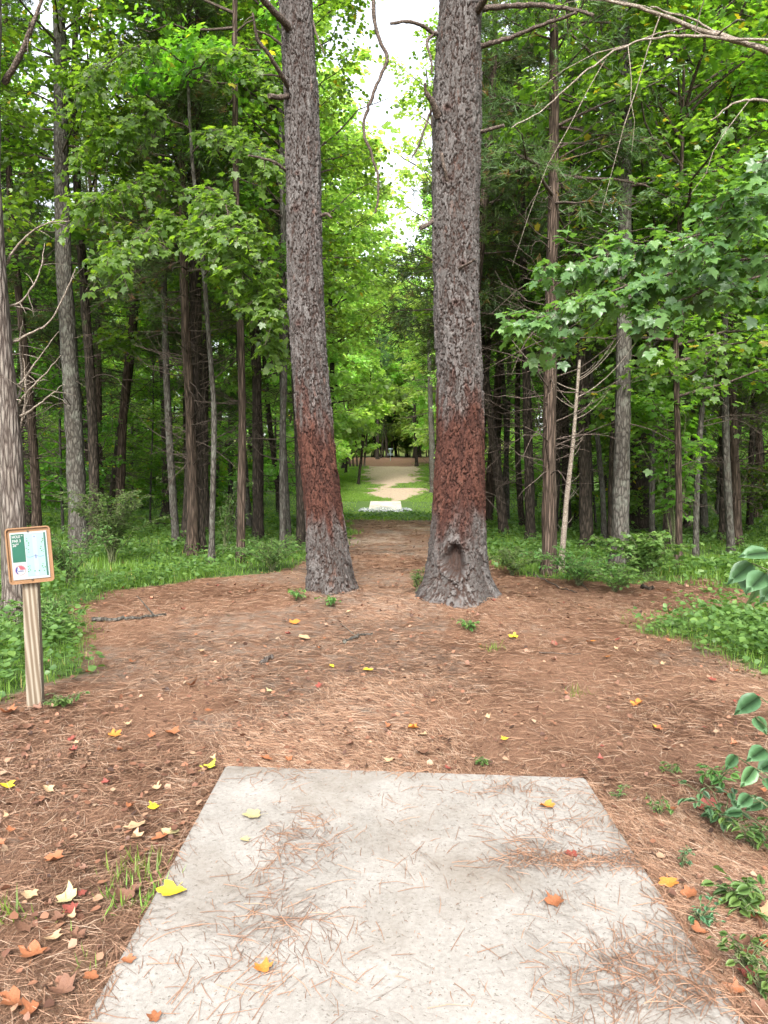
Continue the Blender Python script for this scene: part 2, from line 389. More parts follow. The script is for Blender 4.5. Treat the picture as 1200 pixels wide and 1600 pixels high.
# ------------------------------------------------------------------ ground
XLy = [0, 4.2, 4.5, 5.4, 6.4, 7.9, 9.0, 9.8, 10.4, 12.3, 18, 25]
XLx = [-9, -9, -2.25, -2.05, -2.5, -3.3, -3.2, -2.4, -1.15, -.75, -.9, -1.3]
XRy = [0, 5, 7.5, 8.6, 9.3, 10.2, 12, 25]
XRx = [7, 7, 6, 5.2, 3.0, 1.7, 1.6, 2.0]
def masks(x, y):
    x = np.asarray(x, float); y = np.asarray(y, float)
    nz = (fbm(x * .9, y * .9, 21) - .5); nz2 = fbm(x * .25, y * .25, 33) - .5
    xl = np.interp(y, XLy, XLx); xr = np.interp(y, XRy, XRx)
    d = np.maximum(xl - x, x - xr) + nz * .9
    g = sstep(-.15, .35, d)
    lit = sstep(1.5, .2, np.abs(y - 9.0)) * sstep(2.2, 3.2, x) * sstep(12, 7, x)
    g = g * (1 - .8 * lit * sstep(.5, .35, fbm(x * 1.7, y * 1.7, 77)))
    patch = np.exp(-(((x - 3.3) / .75) ** 2 + ((y - 6.9) / .6) ** 2)) + np.exp(-(((x - 3.1) / .45) ** 2 + ((y - 5.6) / .5) ** 2))
    g = np.maximum(g, np.clip(patch * 1.2 + nz, 0, 1) * (patch > .15))
    mid = sstep(23.5, 26, y + nz * 2)
    g = np.maximum(g * (1 - mid), mid)
    pc = .7 + 0 * y
    hw = np.interp(y, [43, 46, 50, 53, 56, 58, 62, 82, 90], [.2, .7, 1.5, 1.9, .9, 2.0, 2.3, 2.6, 3.0])
    s = sstep(.5, -.4, np.abs(x - pc + nz2 * 1.2) - hw + nz * 1.6 + (fbm(x * 3, y * 2, 17) - .5) * 1.6) * sstep(43, 45, y) * sstep(92, 84, y)
    s = np.where((y > 53.5) & (y < 57), s * sstep(1.2, .2, x - .0 + nz * 2), s)
    r = sstep(66, 80, y + nz2 * 22) * sstep(7, 5, np.abs(x - .8)) * sstep(99, 90, y)
    g = g * (1 - s) * (1 - r)
    f = sstep(100, 106, y)
    soil = sstep(.45, .65, fbm(x * .7, y * .7, 60)) * .5 + sstep(3.6, 2.2, y) * sstep(-1, -1.6, x) * .6 \
        + sstep(10, 14, y) * .5 * sstep(3, 1, np.abs(x - .3))
    sandn = sstep(.5, .72, fbm(x * .8, y * .45, 91) + (fbm(x * 5, y * 2.2, 92) - .5) * .5) * sstep(10, 13, y) * sstep(24, 22, y) * sstep(1.6, .9, np.abs(x - .2)) * .75
    return g, np.maximum(s, sandn), r, f, soil
def grid_axis(parts): return np.unique(np.concatenate([np.arange(a, b, s) for a, b, s in parts]).round(4))
ys = grid_axis([(-400, -20, 40), (-20, 0, 1), (0, 10, .045), (10, 26, .12), (26, 60, .3), (60, 110, .6), (110, 300, 15), (300, 1601, 100)])
xp = grid_axis([(0, 4, .05), (4, 12, .2), (12, 45, 1), (45, 200, 10), (200, 1001, 100)])
xs = np.concatenate([-xp[:0:-1], xp])
XX, YY = np.meshgrid(xs, ys)
ZZ = hgt(XX, YY) + (fbm(XX * 9, YY * 9, 3) - .5) * .018 * sstep(14, 9, YY)
nx, ny = len(xs), len(ys)
idx = np.arange(nx * ny).reshape(ny, nx)
Q = np.stack([idx[:-1, :-1], idx[:-1, 1:], idx[1:, 1:], idx[1:, :-1]], -1).reshape(-1, 4)
mk = masks(XX.ravel(), YY.ravel())
gm = mesh_np('ground', np.stack([XX, YY, ZZ], -1).reshape(-1, 3), Q, None,
             dict(zip(('grass', 'sand', 'red', 'field', 'soil'), mk)), True, [M['ground']])
tag(link('ground', gm), kind='structure')

# ------------------------------------------------------------------ concrete tee pads
def pad_obj(name, corners, thick, mat, parent=None, bevel=.012):
    """corners: 4 top points counter-clockwise"""
    import bmesh
    bm = bmesh.new()
    top = [bm.verts.new(Vector(c)) for c in corners]
    bot = [bm.verts.new(Vector(c) - Vector((0, 0, thick))) for c in corners]
    bm.faces.new(top); bm.faces.new(bot[::-1])
    for i in range(4): bm.faces.new([top[i], bot[i], bot[(i + 1) % 4], top[(i + 1) % 4]])
    bmesh.ops.recalc_face_normals(bm, faces=bm.faces)
    ed = [e for e in bm.edges if abs(e.verts[0].co.z - e.verts[1].co.z) < thick * .9]
    bmesh.ops.bevel(bm, geom=ed, offset=bevel, segments=2, affect='EDGES')
    bmesh.ops.triangulate(bm, faces=[f for f in bm.faces if len(f.verts) > 4])
    me = bpy.data.meshes.new(name); bm.to_mesh(me); bm.free(); me.materials.append(mat)
    return link(name, me, parent)
def onz(px, py, z):
    d = ray(px, py); t = (z - CAM_Z) / d[2]; return np.array([0, 0, CAM_Z]) + d * t
PZ0 = .045
c1, c2 = onz(352, 1195, PZ0), onz(915, 1214, PZ0)
b1, b2 = onz(128, 1600, PZ0), onz(1168, 1600, PZ0)
b1 = c1 + (b1 - c1) * 1.9; b2 = c2 + (b2 - c2) * 1.9
tp = pad_obj('tee_pad', [b1, b2, c2, c1], .14, M['concrete'])
tag(tp, 'pale concrete tee pad strewn with pine needles in the foreground', 'tee pad')
PADPOLY = [b1[:2], b2[:2], c2[:2], c1[:2]]
def in_pad(x, y, m=0.0):
    ins = np.ones(np.shape(x), bool)
    for i in range(4):
        a, b_ = PADPOLY[i], PADPOLY[(i + 1) % 4]
        e = b_ - a; L = np.hypot(*e)
        ins &= ((e[0] * (y - a[1]) - e[1] * (x - a[0])) / L) > -m
    return ins
f1, f2 = P(576, 796.5, 40.0), P(628, 796.5, 40.0)
zf = f1[2]
f3, f4 = P(626, 783, 43.6), P(579, 783, 43.6)
fp = pad_obj('tee_pad', [f1, f2, f3, f4], .3, M['concrete_lit'], None, .03)
tag(fp, 'small distant concrete tee pad bedded in grey gravel on the grass', 'tee pad')
def ico():
    import bmesh
    bm = bmesh.new(); bmesh.ops.create_icosphere(bm, subdivisions=1, radius=1)
    V = np.array([v.co[:] for v in bm.verts]); F = np.array([[v.index for v in f.verts] for f in bm.faces]); bm.free()
    return V, F
ICO = ico()
r = R(5); n = 1500
gx = r.uniform(f1[0] - .55, f2[0] + .5, n); gy = r.uniform(38.6, 41.4, n)
keep = ((gx - (f1[0] + f2[0]) / 2) / 1.42) ** 2 + ((gy - 39.9) / 1.35) ** 4 < 1
gx, gy = gx[keep], gy[keep]; n = len(gx)
ac = Acc()
tv, tf = ICO
rot = norm(r.normal(size=(n, 3))); up = norm(r.normal(size=(n, 3)))
V, F = place((tv * A_([1, .8, .6]), tf), np.stack([gx, gy, hgt(gx, gy) + .02], 1), rot, up, r.uniform(.02, .065, n))
ac.add(V, None, F, np.repeat(r.random(n), len(tv)))
m, t, out = newmat('grey gravel'); b = NB(t)
b.l(b.bsdf(b.ramp(b.attr('rnd'), [(0, (0.0750, 0.0850, 0.0850)), (.6, (0.1700, 0.1900, 0.1850)), (1, (0.3100, 0.3300, 0.3200))]), .8), out.inputs[0]); M['gravel'] = m
tag(link('gravel', ac.mesh('gravel', m)), 'grey gravel spread round the distant tee pad', 'gravel', kind='stuff')

# ------------------------------------------------------------------ pine straw (needles)
def needles(x, y, z, L, wd, r, az=None, up=.12):
    n = len(x); az = r.uniform(0, 2 * pi, n) if az is None else az
    d = np.stack([np.cos(az), np.sin(az), r.normal(0, up, n)], 1); s = np.stack([-np.sin(az), np.cos(az), np.zeros(n)], 1)
    bend = r.normal(0, .13, n)[:, None]
    c = np.stack([x, y, z], 1)
    p = [c - d * L[:, None] * .5, c + s * bend * L[:, None] * .35 + A_([0, 0, .003]), c + d * L[:, None] * .5]
    wv = s * wd[:, None] + A_([0, 0, 1]) * wd[:, None] * .5
    V = np.stack([p[0] - wv, p[0] + wv, p[1] - wv, p[1] + wv, p[2] - wv * .4, p[2] + wv * .4], 1)
    q = np.array([[0, 2, 3, 1], [2, 4, 5, 3]])
    F = q[None] + (np.arange(n) * 6)[:, None, None]
    return V.reshape(-1, 3), F.reshape(-1, 4), np.repeat(r.random(n), 6)
r = R(11); n = 520000
y = np.exp(r.uniform(np.log(1.15), np.log(13.5), n)); x = r.uniform(-.66, .66, n) * y + r.normal(0, .2, n)
g = masks(x, y)[0]; soil = masks(x, y)[4]
cl = fbm(x * 1.6, y * 1.6, 70)
keep = (~in_pad(x, y, .01)) & (r.random(n) > g * 1.3) & (r.random(n) < np.clip(.35 + (cl - .33) * 2.8, .3, 1)) & (r.random(n) > soil * .4)
x, y = x[keep], y[keep]; n = len(x)
L = r.uniform(.05, .14, n); wd = .00035 + .00012 * y * r.uniform(.7, 1.3, n)
V, F, a = needles(x, y, hgt(x, y) + r.uniform(.002, .014, n), L, wd, r,
                  np.where(r.random(n) < .6, (fbm(x * .8, y * .8, 44) * 7 + r.normal(0, .5, n)), r.uniform(0, 6.3, n)))
ac = Acc(); ac.add(V, F, None, a)
n = 22000; y = r.uniform(11, 24.5, n); x = r.uniform(-1.7, 2.2, n); k = (r.random(n) > masks(x, y)[0] * 1.2) & (r.random(n) < .25 + .75 * sstep(.42, .6, fbm(x * 1.2, y * .7, 71)))
x, y = x[k], y[k]; n = len(x); V, F, a = needles(x, y, hgt(x, y) + r.uniform(.002, .012, n), r.uniform(.08, .18, n), .0008 + .0001 * y, r, None)
ac.add(V, F, None, a * .8)
tag(link('pine_straw', ac.mesh('pine_straw', M['straw'])), 'rust brown pine needles carpeting the clearing', 'pine straw', kind='stuff')
# clumps on the pad
r = R(12); xs_, ys_, zs_ = [], [], []
CL = [(470, 1310, 45, 30, 240), (450, 1290, 30, 60, 60), (430, 1210, 40, 12, 80), (430, 1390, 60, 60, 170), (440, 1440, 60, 30, 120), (420, 1490, 90, 60, 90),
      (860, 1290, 90, 50, 280), (900, 1342, 95, 16, 330), (830, 1325, 40, 20, 120), (940, 1345, 60, 10, 160), (880, 1400, 50, 40, 60),
      (970, 1500, 75, 36, 210), (960, 1545, 70, 45, 150), (1030, 1480, 70, 60, 120), (1060, 1560, 60, 30, 90), (1090, 1540, 30, 40, 120), (640, 1330, 60, 40, 40),
      (300, 1470, 60, 60, 50), (620, 1260, 60, 40, 26), (640, 1500, 260, 90, 90), (800, 1230, 70, 10, 90), (640, 1400, 320, 160, 150), (1050, 1430, 60, 80, 100)]
for px, py, sx, sy, k in CL:
    for _ in range(int(k * 1.15)):
        q_ = r.normal() * .55 + (r.random() - .5) * 2; p = onz(px + q_ * sx, py + (r.normal() * .5 + (r.random() - .5) * 1.6 - q_ * .25) * sy, PZ0 + .0015 + abs(r.normal()) * .003)
        xs_.append(p[0]); ys_.append(p[1]); zs_.append(p[2])
for (ax_, ay_, bx_, by_, k_) in ((352, 1195, 128, 1600, 260), (915, 1214, 1168, 1600, 420), (352, 1196, 915, 1215, 170)):
    for _ in range(k_):
        t_ = r.random(); p = onz(ax_ + (bx_ - ax_) * t_ + r.normal() * 11, ay_ + (by_ - ay_) * t_ + r.normal() * 5, PZ0 + .002)
        xs_.append(p[0]); ys_.append(p[1]); zs_.append(p[2])
x, y, z = map(np.array, (xs_, ys_, zs_)); k = in_pad(x, y, .02) & (y > .9); x, y, z = x[k], y[k], z[k]; n = len(x)
azn = np.where(r.random(n) < .5, fbm(x * 3, y * 3, 8) * 5 + r.normal(0, .4, n), r.uniform(0, 6.3, n))
V, F, a = needles(x, y, z, r.uniform(.03, .13, n), np.full(n, .00095), r, azn, .01)
ac = Acc(); ac.add(V, F, None, a * .55 + .17)
# crumbs of broken needle
n = 1700; k1 = r.random(n)
cx = r.normal(0, .35, n) + np.where(k1 < .35, -.35, np.where(k1 < .8, .62, .1)); cyy = r.uniform(1.2, 3.6, n)
k = in_pad(cx, cyy, -.02); cx, cyy = cx[k], cyy[k]; n = len(cx)
V, F, a = needles(cx, cyy, np.full(n, PZ0 + .004), r.uniform(.003, .016, n), r.uniform(.0005, .0011, n), r, None, .02)
ac.add(V, F, None, a * .6)
tag(link('pine_needles', ac.mesh('pine_needles', M['straw'])), 'loose brown pine needles lying in clumps on the concrete pad', 'pine needles', kind='stuff')

# ------------------------------------------------------------------ big pines
def worley(u, v, nu, seed):
    iu, iv = np.floor(u), np.floor(v)
    F1 = np.full(u.shape, 9.); F2 = np.full(u.shape, 9.); C = np.zeros(u.shape)
    for du in (-1, 0, 1):
        for dv in (-1, 0, 1):
            cu, cv = iu + du, iv + dv; cm = np.mod(cu, nu)
            ju = cu + .5 + (hsh(cm, cv, seed) - .5) * .85; jv = cv + .5 + (hsh(cm, cv, seed + 1) - .5) * .85
            d = np.hypot(u - ju, v - jv); c = hsh(cm, cv, seed + 2)
            n1 = d < F1
            F2 = np.where(n1, F1, np.minimum(F2, d)); C = np.where(n1, c, C); F1 = np.where(n1, d, F1)
    return F1, F2, C
def hero_pine(profile, depth, seed, redz, flare, hollow, label, H=21):
    """profile: rows (py, x_left, x_right) read off the photo"""
    pf = A_(profile)
    zz, cx, rr = [], [], []
    for py, xl, xr in pf:
        p = P((xl + xr) / 2, py, depth); zz.append(p[2]); cx.append(p[0])
        rr.append((xr - xl) / 2 / FPX * depth)
    zz, cx, rr = map(np.array, (zz, cx, rr)); o = np.argsort(zz); zz, cx, rr = zz[o], cx[o], rr[o]
    base = np.array([cx[0], depth, hgt(cx[0], depth)])
    sl = (cx[-1] - cx[-3]) / (zz[-1] - zz[-3])
    zz2 = np.append(zz, H); cx = np.append(cx, cx[-1] + sl * (H - zz[-1])); rr = np.append(rr, .04)
    zz2[0] = min(zz2[0], base[2]); zlow = base[2] - .12
    nu = 280; z = np.concatenate([np.arange(zlow, 7.4, .0085), np.arange(7.4, H, .15)]); nv = len(z)
    cxx = np.interp(z, zz2, cx); rad = np.interp(z, zz2, rr)
    k = np.ones(9) / 9
    th = np.arange(nu) / nu * 2 * pi
    TH, Z = np.meshgrid(th, z); RR = rad[:, None] * np.ones_like(TH)
    h0 = Z - base[2]
    # root flare lobes
    lob = .5 + .5 * np.cos(TH * 5 + seed) ; lob = lob * .6 + .4 * np.cos(TH * 3 + 1.3 * seed)
    RR = RR + np.exp(-np.clip(h0, -.1, 9) / .16) * flare * (1 + .55 * lob)
    RR *= 1 + .025 * np.sin(TH * 2 + Z * 1.7) + .02 * np.sin(TH * 3 - Z * 2.3)
    cir = 2 * pi * .24
    blocky = sstep(1.4, .6, h0)
    U = TH / (2 * pi); W1 = fbm(U * 30, Z * 9, seed + 3) - .5; W2 = fbm(U * 24, Z * 7, seed + 8) - .5
    W1e = (fbm(U * 0 + np.cos(TH) * 4 + 9, Z * 9 + np.sin(TH) * 4, seed + 3) - .5)
    W2e = (fbm(np.cos(TH) * 5 + 20, Z * 7 + np.sin(TH) * 5, seed + 5) - .5)
    NU = 21
    W3 = fbm(np.cos(TH) * 9 + 30, Z * 20 + np.sin(TH) * 9, seed + 12) - .5; W4 = fbm(np.cos(TH) * 12 + 60, Z * 14 + np.sin(TH) * 12, seed + 14) - .5
    F1, F2, C = worley(U * NU + W1e * 2.0 + W3 * 1.0, Z / .24 + W2e * 2.2 + W4 * 1.2, NU, seed)
    NU2 = 46
    G1, G2, C2 = worley(U * NU2 + W2e * 3 + W3 * 2.2, Z / .06 + W1e * 4 + W4 * 2.4, NU2, seed + 40)
    edge = sstep(.03, .22, F2 - F1); e2 = sstep(.04, .22, G2 - G1)
    flake = np.mod(Z / .036 + C * 7 + C2 * 1.3 + W3 * 2.5, 1.0)                 # shingled flakes, lower edges stand out
    d = edge * .026 * (.5 + .7 * C) + e2 * .0065 * (.3 + C2) + (1 - flake) ** 1.5 * .006 * (.3 + C2) + (fbm(np.cos(TH) * 26 + 50, Z * 30 + np.sin(TH) * 26, seed, 4) - .5) * .007
    # scrape band is worn flatter
    nzr = (fbm(np.cos(TH) * 3 + 7, Z * 2.6 + np.sin(TH) * 3, seed + 2) - .5)
    redm = sstep(redz[0] - .15, redz[0] + .25, Z + nzr * .7 + W3 * .25) * sstep(redz[1] + .25, redz[1] - .2, Z + nzr * .8 + W3 * .3)
    tall = sstep(redz[1] + .6, redz[1] + .1, Z + nzr * 1.2) * sstep(redz[0], redz[0] + .3, Z) * sstep(.52, .6, fbm(np.cos(TH) * 6 + 3, Z * 6 + np.sin(TH) * 6, seed + 77)) * .8
    redm = np.maximum(redm, tall)
    d = d * (1 - .15 * redm)
    edge_a = np.clip(edge * (.45 + .55 * e2) * (.8 + .2 * sstep(0, .25, flake)), 0, 1)
    if hollow is not None:
        hp = P(hollow[0], hollow[1], depth - .25); hx, hz = hp[0], hp[2]
        X = cxx[:, None] + RR * np.cos(TH)
        front = sstep(.1, .3, -np.sin(TH))
        q = np.hypot((X - hx) / hollow[2], (Z - hz) / hollow[3]) * (1 + .10 * np.sin(np.arctan2(Z - hz, X - hx) * 3 + 1))
        inn = sstep(1.08, .72, q) * front; rim = np.exp(-((q - 1.22) / .17) ** 2) * front
        d = d * (1 - inn * .7) - inn * .10 + rim * .026 + inn * (fbm(X * 40, Z * 9, 7) - .5) * .03
        edge_a = edge_a * (1 - .8 * inn); redm = redm * (1 - inn)
    for kx, kz, ks in {1: ((463, 325, .05), (467, 505, .045), (465, 270, .03)), 2: ((722, 415, .055), (712, 475, .05), (700, 280, .05), (700, 170, .05))}[seed // 100]:
        kp = P(kx, kz, depth - .2); X = cxx[:, None] + RR * np.cos(TH); q = np.hypot(X - kp[0], Z - kp[2]) / ks
        front = sstep(0, .3, -np.sin(TH)); d = d + front * (np.exp(-q * q) * .03 - np.exp(-(q * 2.5) ** 2) * .045); redm = np.maximum(redm, .7 * front * np.exp(-q * q * 1.5))
    RR = RR - .018 + d
    V = np.stack([cxx[:, None] + RR * np.cos(TH), depth + RR * np.sin(TH), Z], -1) - base
    idx = np.arange(nu * nv).reshape(nv, nu); a = idx[:-1]; b_ = idx[1:]
    Q = np.stack([a, np.roll(a, -1, 1), np.roll(b_, -1, 1), b_], -1).reshape(-1, 4)
    me = mesh_np('trunk', V.reshape(-1, 3), Q, None, {'cell': (C * .7 + C2 * .3).ravel(), 'edge': edge_a.ravel(), 'red': redm.ravel()}, True, [M['hero']])
    root = link('pine_tree', None, loc=base); root.empty_display_size = .3
    tag(root, label, 'pine tree')
    link('trunk', me, root)
    # crown high above the frame
    rr_ = R(seed); nb = 34
    zb = rr_.uniform(11, H - .5, nb); azb = rr_.uniform(0, 2 * pi, nb); Lb = 3.6 * (1 - (zb - 11) / (H - 9)) + .5
    s = np.linspace(0, 1, 6)
    st = np.stack([np.interp(zb, zz2, cx), np.full(nb, depth), zb], 1) - base
    dr = np.stack([np.cos(azb), np.sin(azb), rr_.uniform(-.05, .4, nb)], 1)
    BP = st[:, None] + dr[:, None] * (Lb[:, None] * s)[..., None]
    V1, Q1 = tubes(BP, .05 * (1 - .8 * s)[None] * np.ones((nb, 1)), 6)
    ac = Acc(); ac.add(V1, Q1); link('branches', ac.mesh('branches', M['twig_dark'], True), root)
    nt_ = 2600; bi = rr_.integers(0, nb, nt_); u = rr_.uniform(.3, 1.05, nt_)
    pp = st[bi] + dr[bi] * (Lb[bi] * u)[:, None] + rr_.normal(0, .3, (nt_, 3))
    tip = norm(dr[bi] + rr_.normal(0, .6, (nt_, 3))); V2, F2_ = place(TUFT, pp, tip, norm(rr_.normal(size=(nt_, 3))), rr_.uniform(.14, .22, nt_))
    ac = Acc(); ac.add(V2, None, F2_, np.repeat(rr_.random(nt_), len(TUFT[0]))); link('crown', ac.mesh('crown', M['pine']), root)
    return root, base
LP = [(935, 485, 553), (900, 483, 549), (867, 482, 545), (800, 479, 534), (700, 468, 522), (600, 459, 512), (500, 453, 506), (333, 450, 499), (167, 447, 495), (0, 439, 487)]
RP = [(948, 664, 770), (930, 664, 765), (900, 668, 761), (867, 673, 759), (800, 678, 756), (700, 682, 754), (600, 683, 753), (500, 680, 748), (333, 678, 746), (167, 678, 748), (0, 690, 752)]
pine1, pb1 = hero_pine(LP, 8.4, 101, (.78, 2.06), .045, None, 'tall pine left of the path with a reddish scraped band, leaning slightly left')
pine2, pb2 = hero_pine(RP, 7.95, 202, (.9, 2.12), .085, (709, 876, .115, .165), 'thickest pine right of the path with a hollow scar low on its trunk')

def catmull(C, m):
    E = np.vstack([2 * C[0] - C[1], C, 2 * C[-1] - C[-2]]); out = []
    for i in range(len(C) - 1):
        p0, p1, p2, p3 = E[i:i + 4]
        for t in np.arange(m) / m:
            out.append(.5 * (2 * p1 + (p2 - p0) * t + (2 * p0 - 5 * p1 + 4 * p2 - p3) * t * t + (3 * p1 - p0 - 3 * p2 + p3) * t ** 3))
    return np.array(out + [C[-1]])
def limb(parent, base, pts, r0, r1, seed=0, name='branch', mat='twig_dark', twigs=0):
    """a crooked branch through photo points [(px,py,Y)...]"""
    rr_ = R(seed); C = A_([P(*p) for p in pts]) - base
    Pt = catmull(C, 6)
    L = np.linalg.norm(C[-1] - C[0]); Pt[1:] += rr_.normal(0, min(.002 * L + .001, .005), (len(Pt) - 1, 3))
    rad = np.linspace(r0, r1, len(Pt)) * (1 + rr_.normal(0, .07, len(Pt)))
    ac = Acc(); V, Q = tubes(Pt, rad, 8); ac.add(V, Q)
    n = len(V); 
    ac.add([Pt[-1], *V[-8:]], None, [[0, i + 1, (i + 1) % 8 + 1] for i in range(8)])
    ac.add([Pt[0], *V[:8]], None, [[0, (i + 1) % 8 + 1, i + 1] for i in range(8)])
    for _ in range(twigs):
        i = rr_.integers(1, len(Pt) - 1); d = norm(rr_.normal(size=3) + norm(Pt[i] - Pt[i - 1]) * .8); l = L * rr_.uniform(.15, .4)
        s = np.linspace(0, 1, 6)[:, None]; tp_ = Pt[i] + d * l * s + A_([0, 0, -.25 * l]) * s ** 2 + rr_.normal(0, .02 * l, (6, 3)) * s
        V, Q = tubes(tp_, rad[i] * np.linspace(.5, .12, 6), 5); ac.add(V, Q)
    return link(name, ac.mesh(name, M[mat], True), parent)
D1, D2 = 8.4, 7.95
limb(pine1, pb1, [(455, 48, 8.3), (440, 30, 8.1), (418, 8, 7.9), (395, -20, 7.7)], .045, .028, 1)
limb(pine1, pb1, [(452, 138, 8.3), (440, 118, 8.1), (420, 85, 7.9), (402, 60, 7.8), (395, 20, 7.7)], .03, .012, 2, twigs=2)
limb(pine1, pb1, [(450, 150, 8.3), (436, 152, 8.15), (420, 150, 8.05)], .032, .026, 3)
limb(pine1, pb1, [(448, 268, 8.35), (430, 254, 8.2), (405, 246, 8.1), (388, 243, 8.0)], .018, .010, 4)
limb(pine1, pb1, [(495, 340, 8.4), (510, 334, 8.3), (518, 340, 8.2)], .022, .014, 5)
limb(pine1, pb1, [(488, 30, 8.4), (495, 55, 8.3), (507, 84, 8.2)], .012, .006, 6)
limb(pine1, pb1, [(440, 70, 8.3), (420, 55, 8.2), (400, 48, 8.1)], .014, .008, 16)
limb(pine2, pb2, [(742, 22, 7.85), (752, 8, 7.7), (765, -15, 7.5)], .045, .03, 7)
limb(pine2, pb2, [(750, 14, 7.9), (790, 10, 7.8), (850, 9, 7.6), (900, 16, 7.5), (928, 24, 7.4)], .03, .016, 8, twigs=2)
limb(pine2, pb2, [(750, 72, 7.9), (775, 66, 7.8), (805, 56, 7.7), (850, 38, 7.5), (900, 20, 7.3)], .028, .014, 9, twigs=2)
limb(pine2, pb2, [(748, 207, 7.9), (765, 202, 7.8), (788, 196, 7.7)], .022, .016, 10)
limb(pine2, pb2, [(690, 50, 7.95), (678, 52, 7.9), (660, 40, 7.8), (635, 34, 7.7), (610, 37, 7.65)], .024, .014, 11)
limb(pine2, pb2, [(678, 52, 7.9), (667, 66, 7.85), (673, 90, 7.8), (675, 115, 7.8)], .017, .010, 12)
limb(pine2, pb2, [(684, 182, 7.8), (676, 160, 7.7), (666, 145, 7.65), (664, 130, 7.6)], .04, .013, 13)
limb(pine2, pb2, [(674, 172, 7.8), (664, 200, 7.8), (652, 232, 7.8), (643, 247, 7.8)], .014, .008, 14, twigs=1)
limb(pine2, pb2, [(682, 338, 7.95), (670, 350, 7.8), (657, 356, 7.7)], .028, .022, 15)
limb(pine2, pb2, [(716, 420, 7.72), (728, 414, 7.6), (742, 405, 7.5)], .016, .012, 17)
limb(pine2, pb2, [(700, 285, 7.74), (694, 262, 7.68), (690, 240, 7.7)], .016, .020, 18)

# hanging crooked dead vine
o_ = P(585, -60, 9.0); vn = link('hanging_vine', None, loc=o_)
tag(vn, 'long crooked bare vine hanging down between the two big pines', 'vine')
limb(vn, o_, [(588, -400, 9.0), (586, -100, 9.0), (583, 0, 9.0), (590, 55, 9.0), (605, 90, 9.0), (592, 125, 9.0), (577, 165, 9.0), (568, 200, 9.0), (580, 240, 9.0), (590, 275, 9.0), (591, 310, 9.0), (586, 333, 9.0)],
     .028, .012, 21, 'stem', 'twig_dark')

# ------------------------------------------------------------------ tree generator
def corridor(Y):                         # half-open fairway: centre, half width at that depth
    c = np.interp(Y, [0, 12, 20, 45, 85], [.35, .1, .1, .3, .8])
    hw = np.interp(Y, [0, 9, 14, 25, 45, 60, 85], [1.6, 1.0, 1.3, 1.9, 2.3, 2.9, 3.6])
    return c, hw
def carve(pos, base, keep_above=99):
    wx = pos[:, 0] + base[0]; wy = pos[:, 1] + base[1]; wz = pos[:, 2]
    c, hw = corridor(wy)
    return np.abs(wx - c) > hw * (.92 + .16 * vnoise(wz * .8, wy * .8, 4)) 
def trunk_mesh(path, rad, seed, mat, seg=14, flare=.5):
    k = max(16, int(np.linalg.norm(path[-1] - path[0]) / .28)); t = np.linspace(0, 1, k)
    zc = np.linspace(0, 1, len(path)); Pt = np.stack([np.interp(t, zc, path[:, d]) for d in range(3)], 1)
    rd = np.interp(t, np.linspace(0, 1, len(rad)), rad); h = np.linalg.norm(Pt - Pt[0], axis=1)
    rd = rd * (1 + flare * np.exp(-h / .12))
    V, Q = tubes(Pt, rd, seg); V = V.reshape(k, seg, 3)
    n = hsh(np.arange(k)[:, None] * 3 + np.zeros((k, seg)), np.arange(seg)[None] + np.zeros((k, seg)), seed)
    V = Pt[:, None] + (V - Pt[:, None]) * (1 + (n - .5) * .22)[..., None]
    return V.reshape(-1, 3), Q, Pt, rd
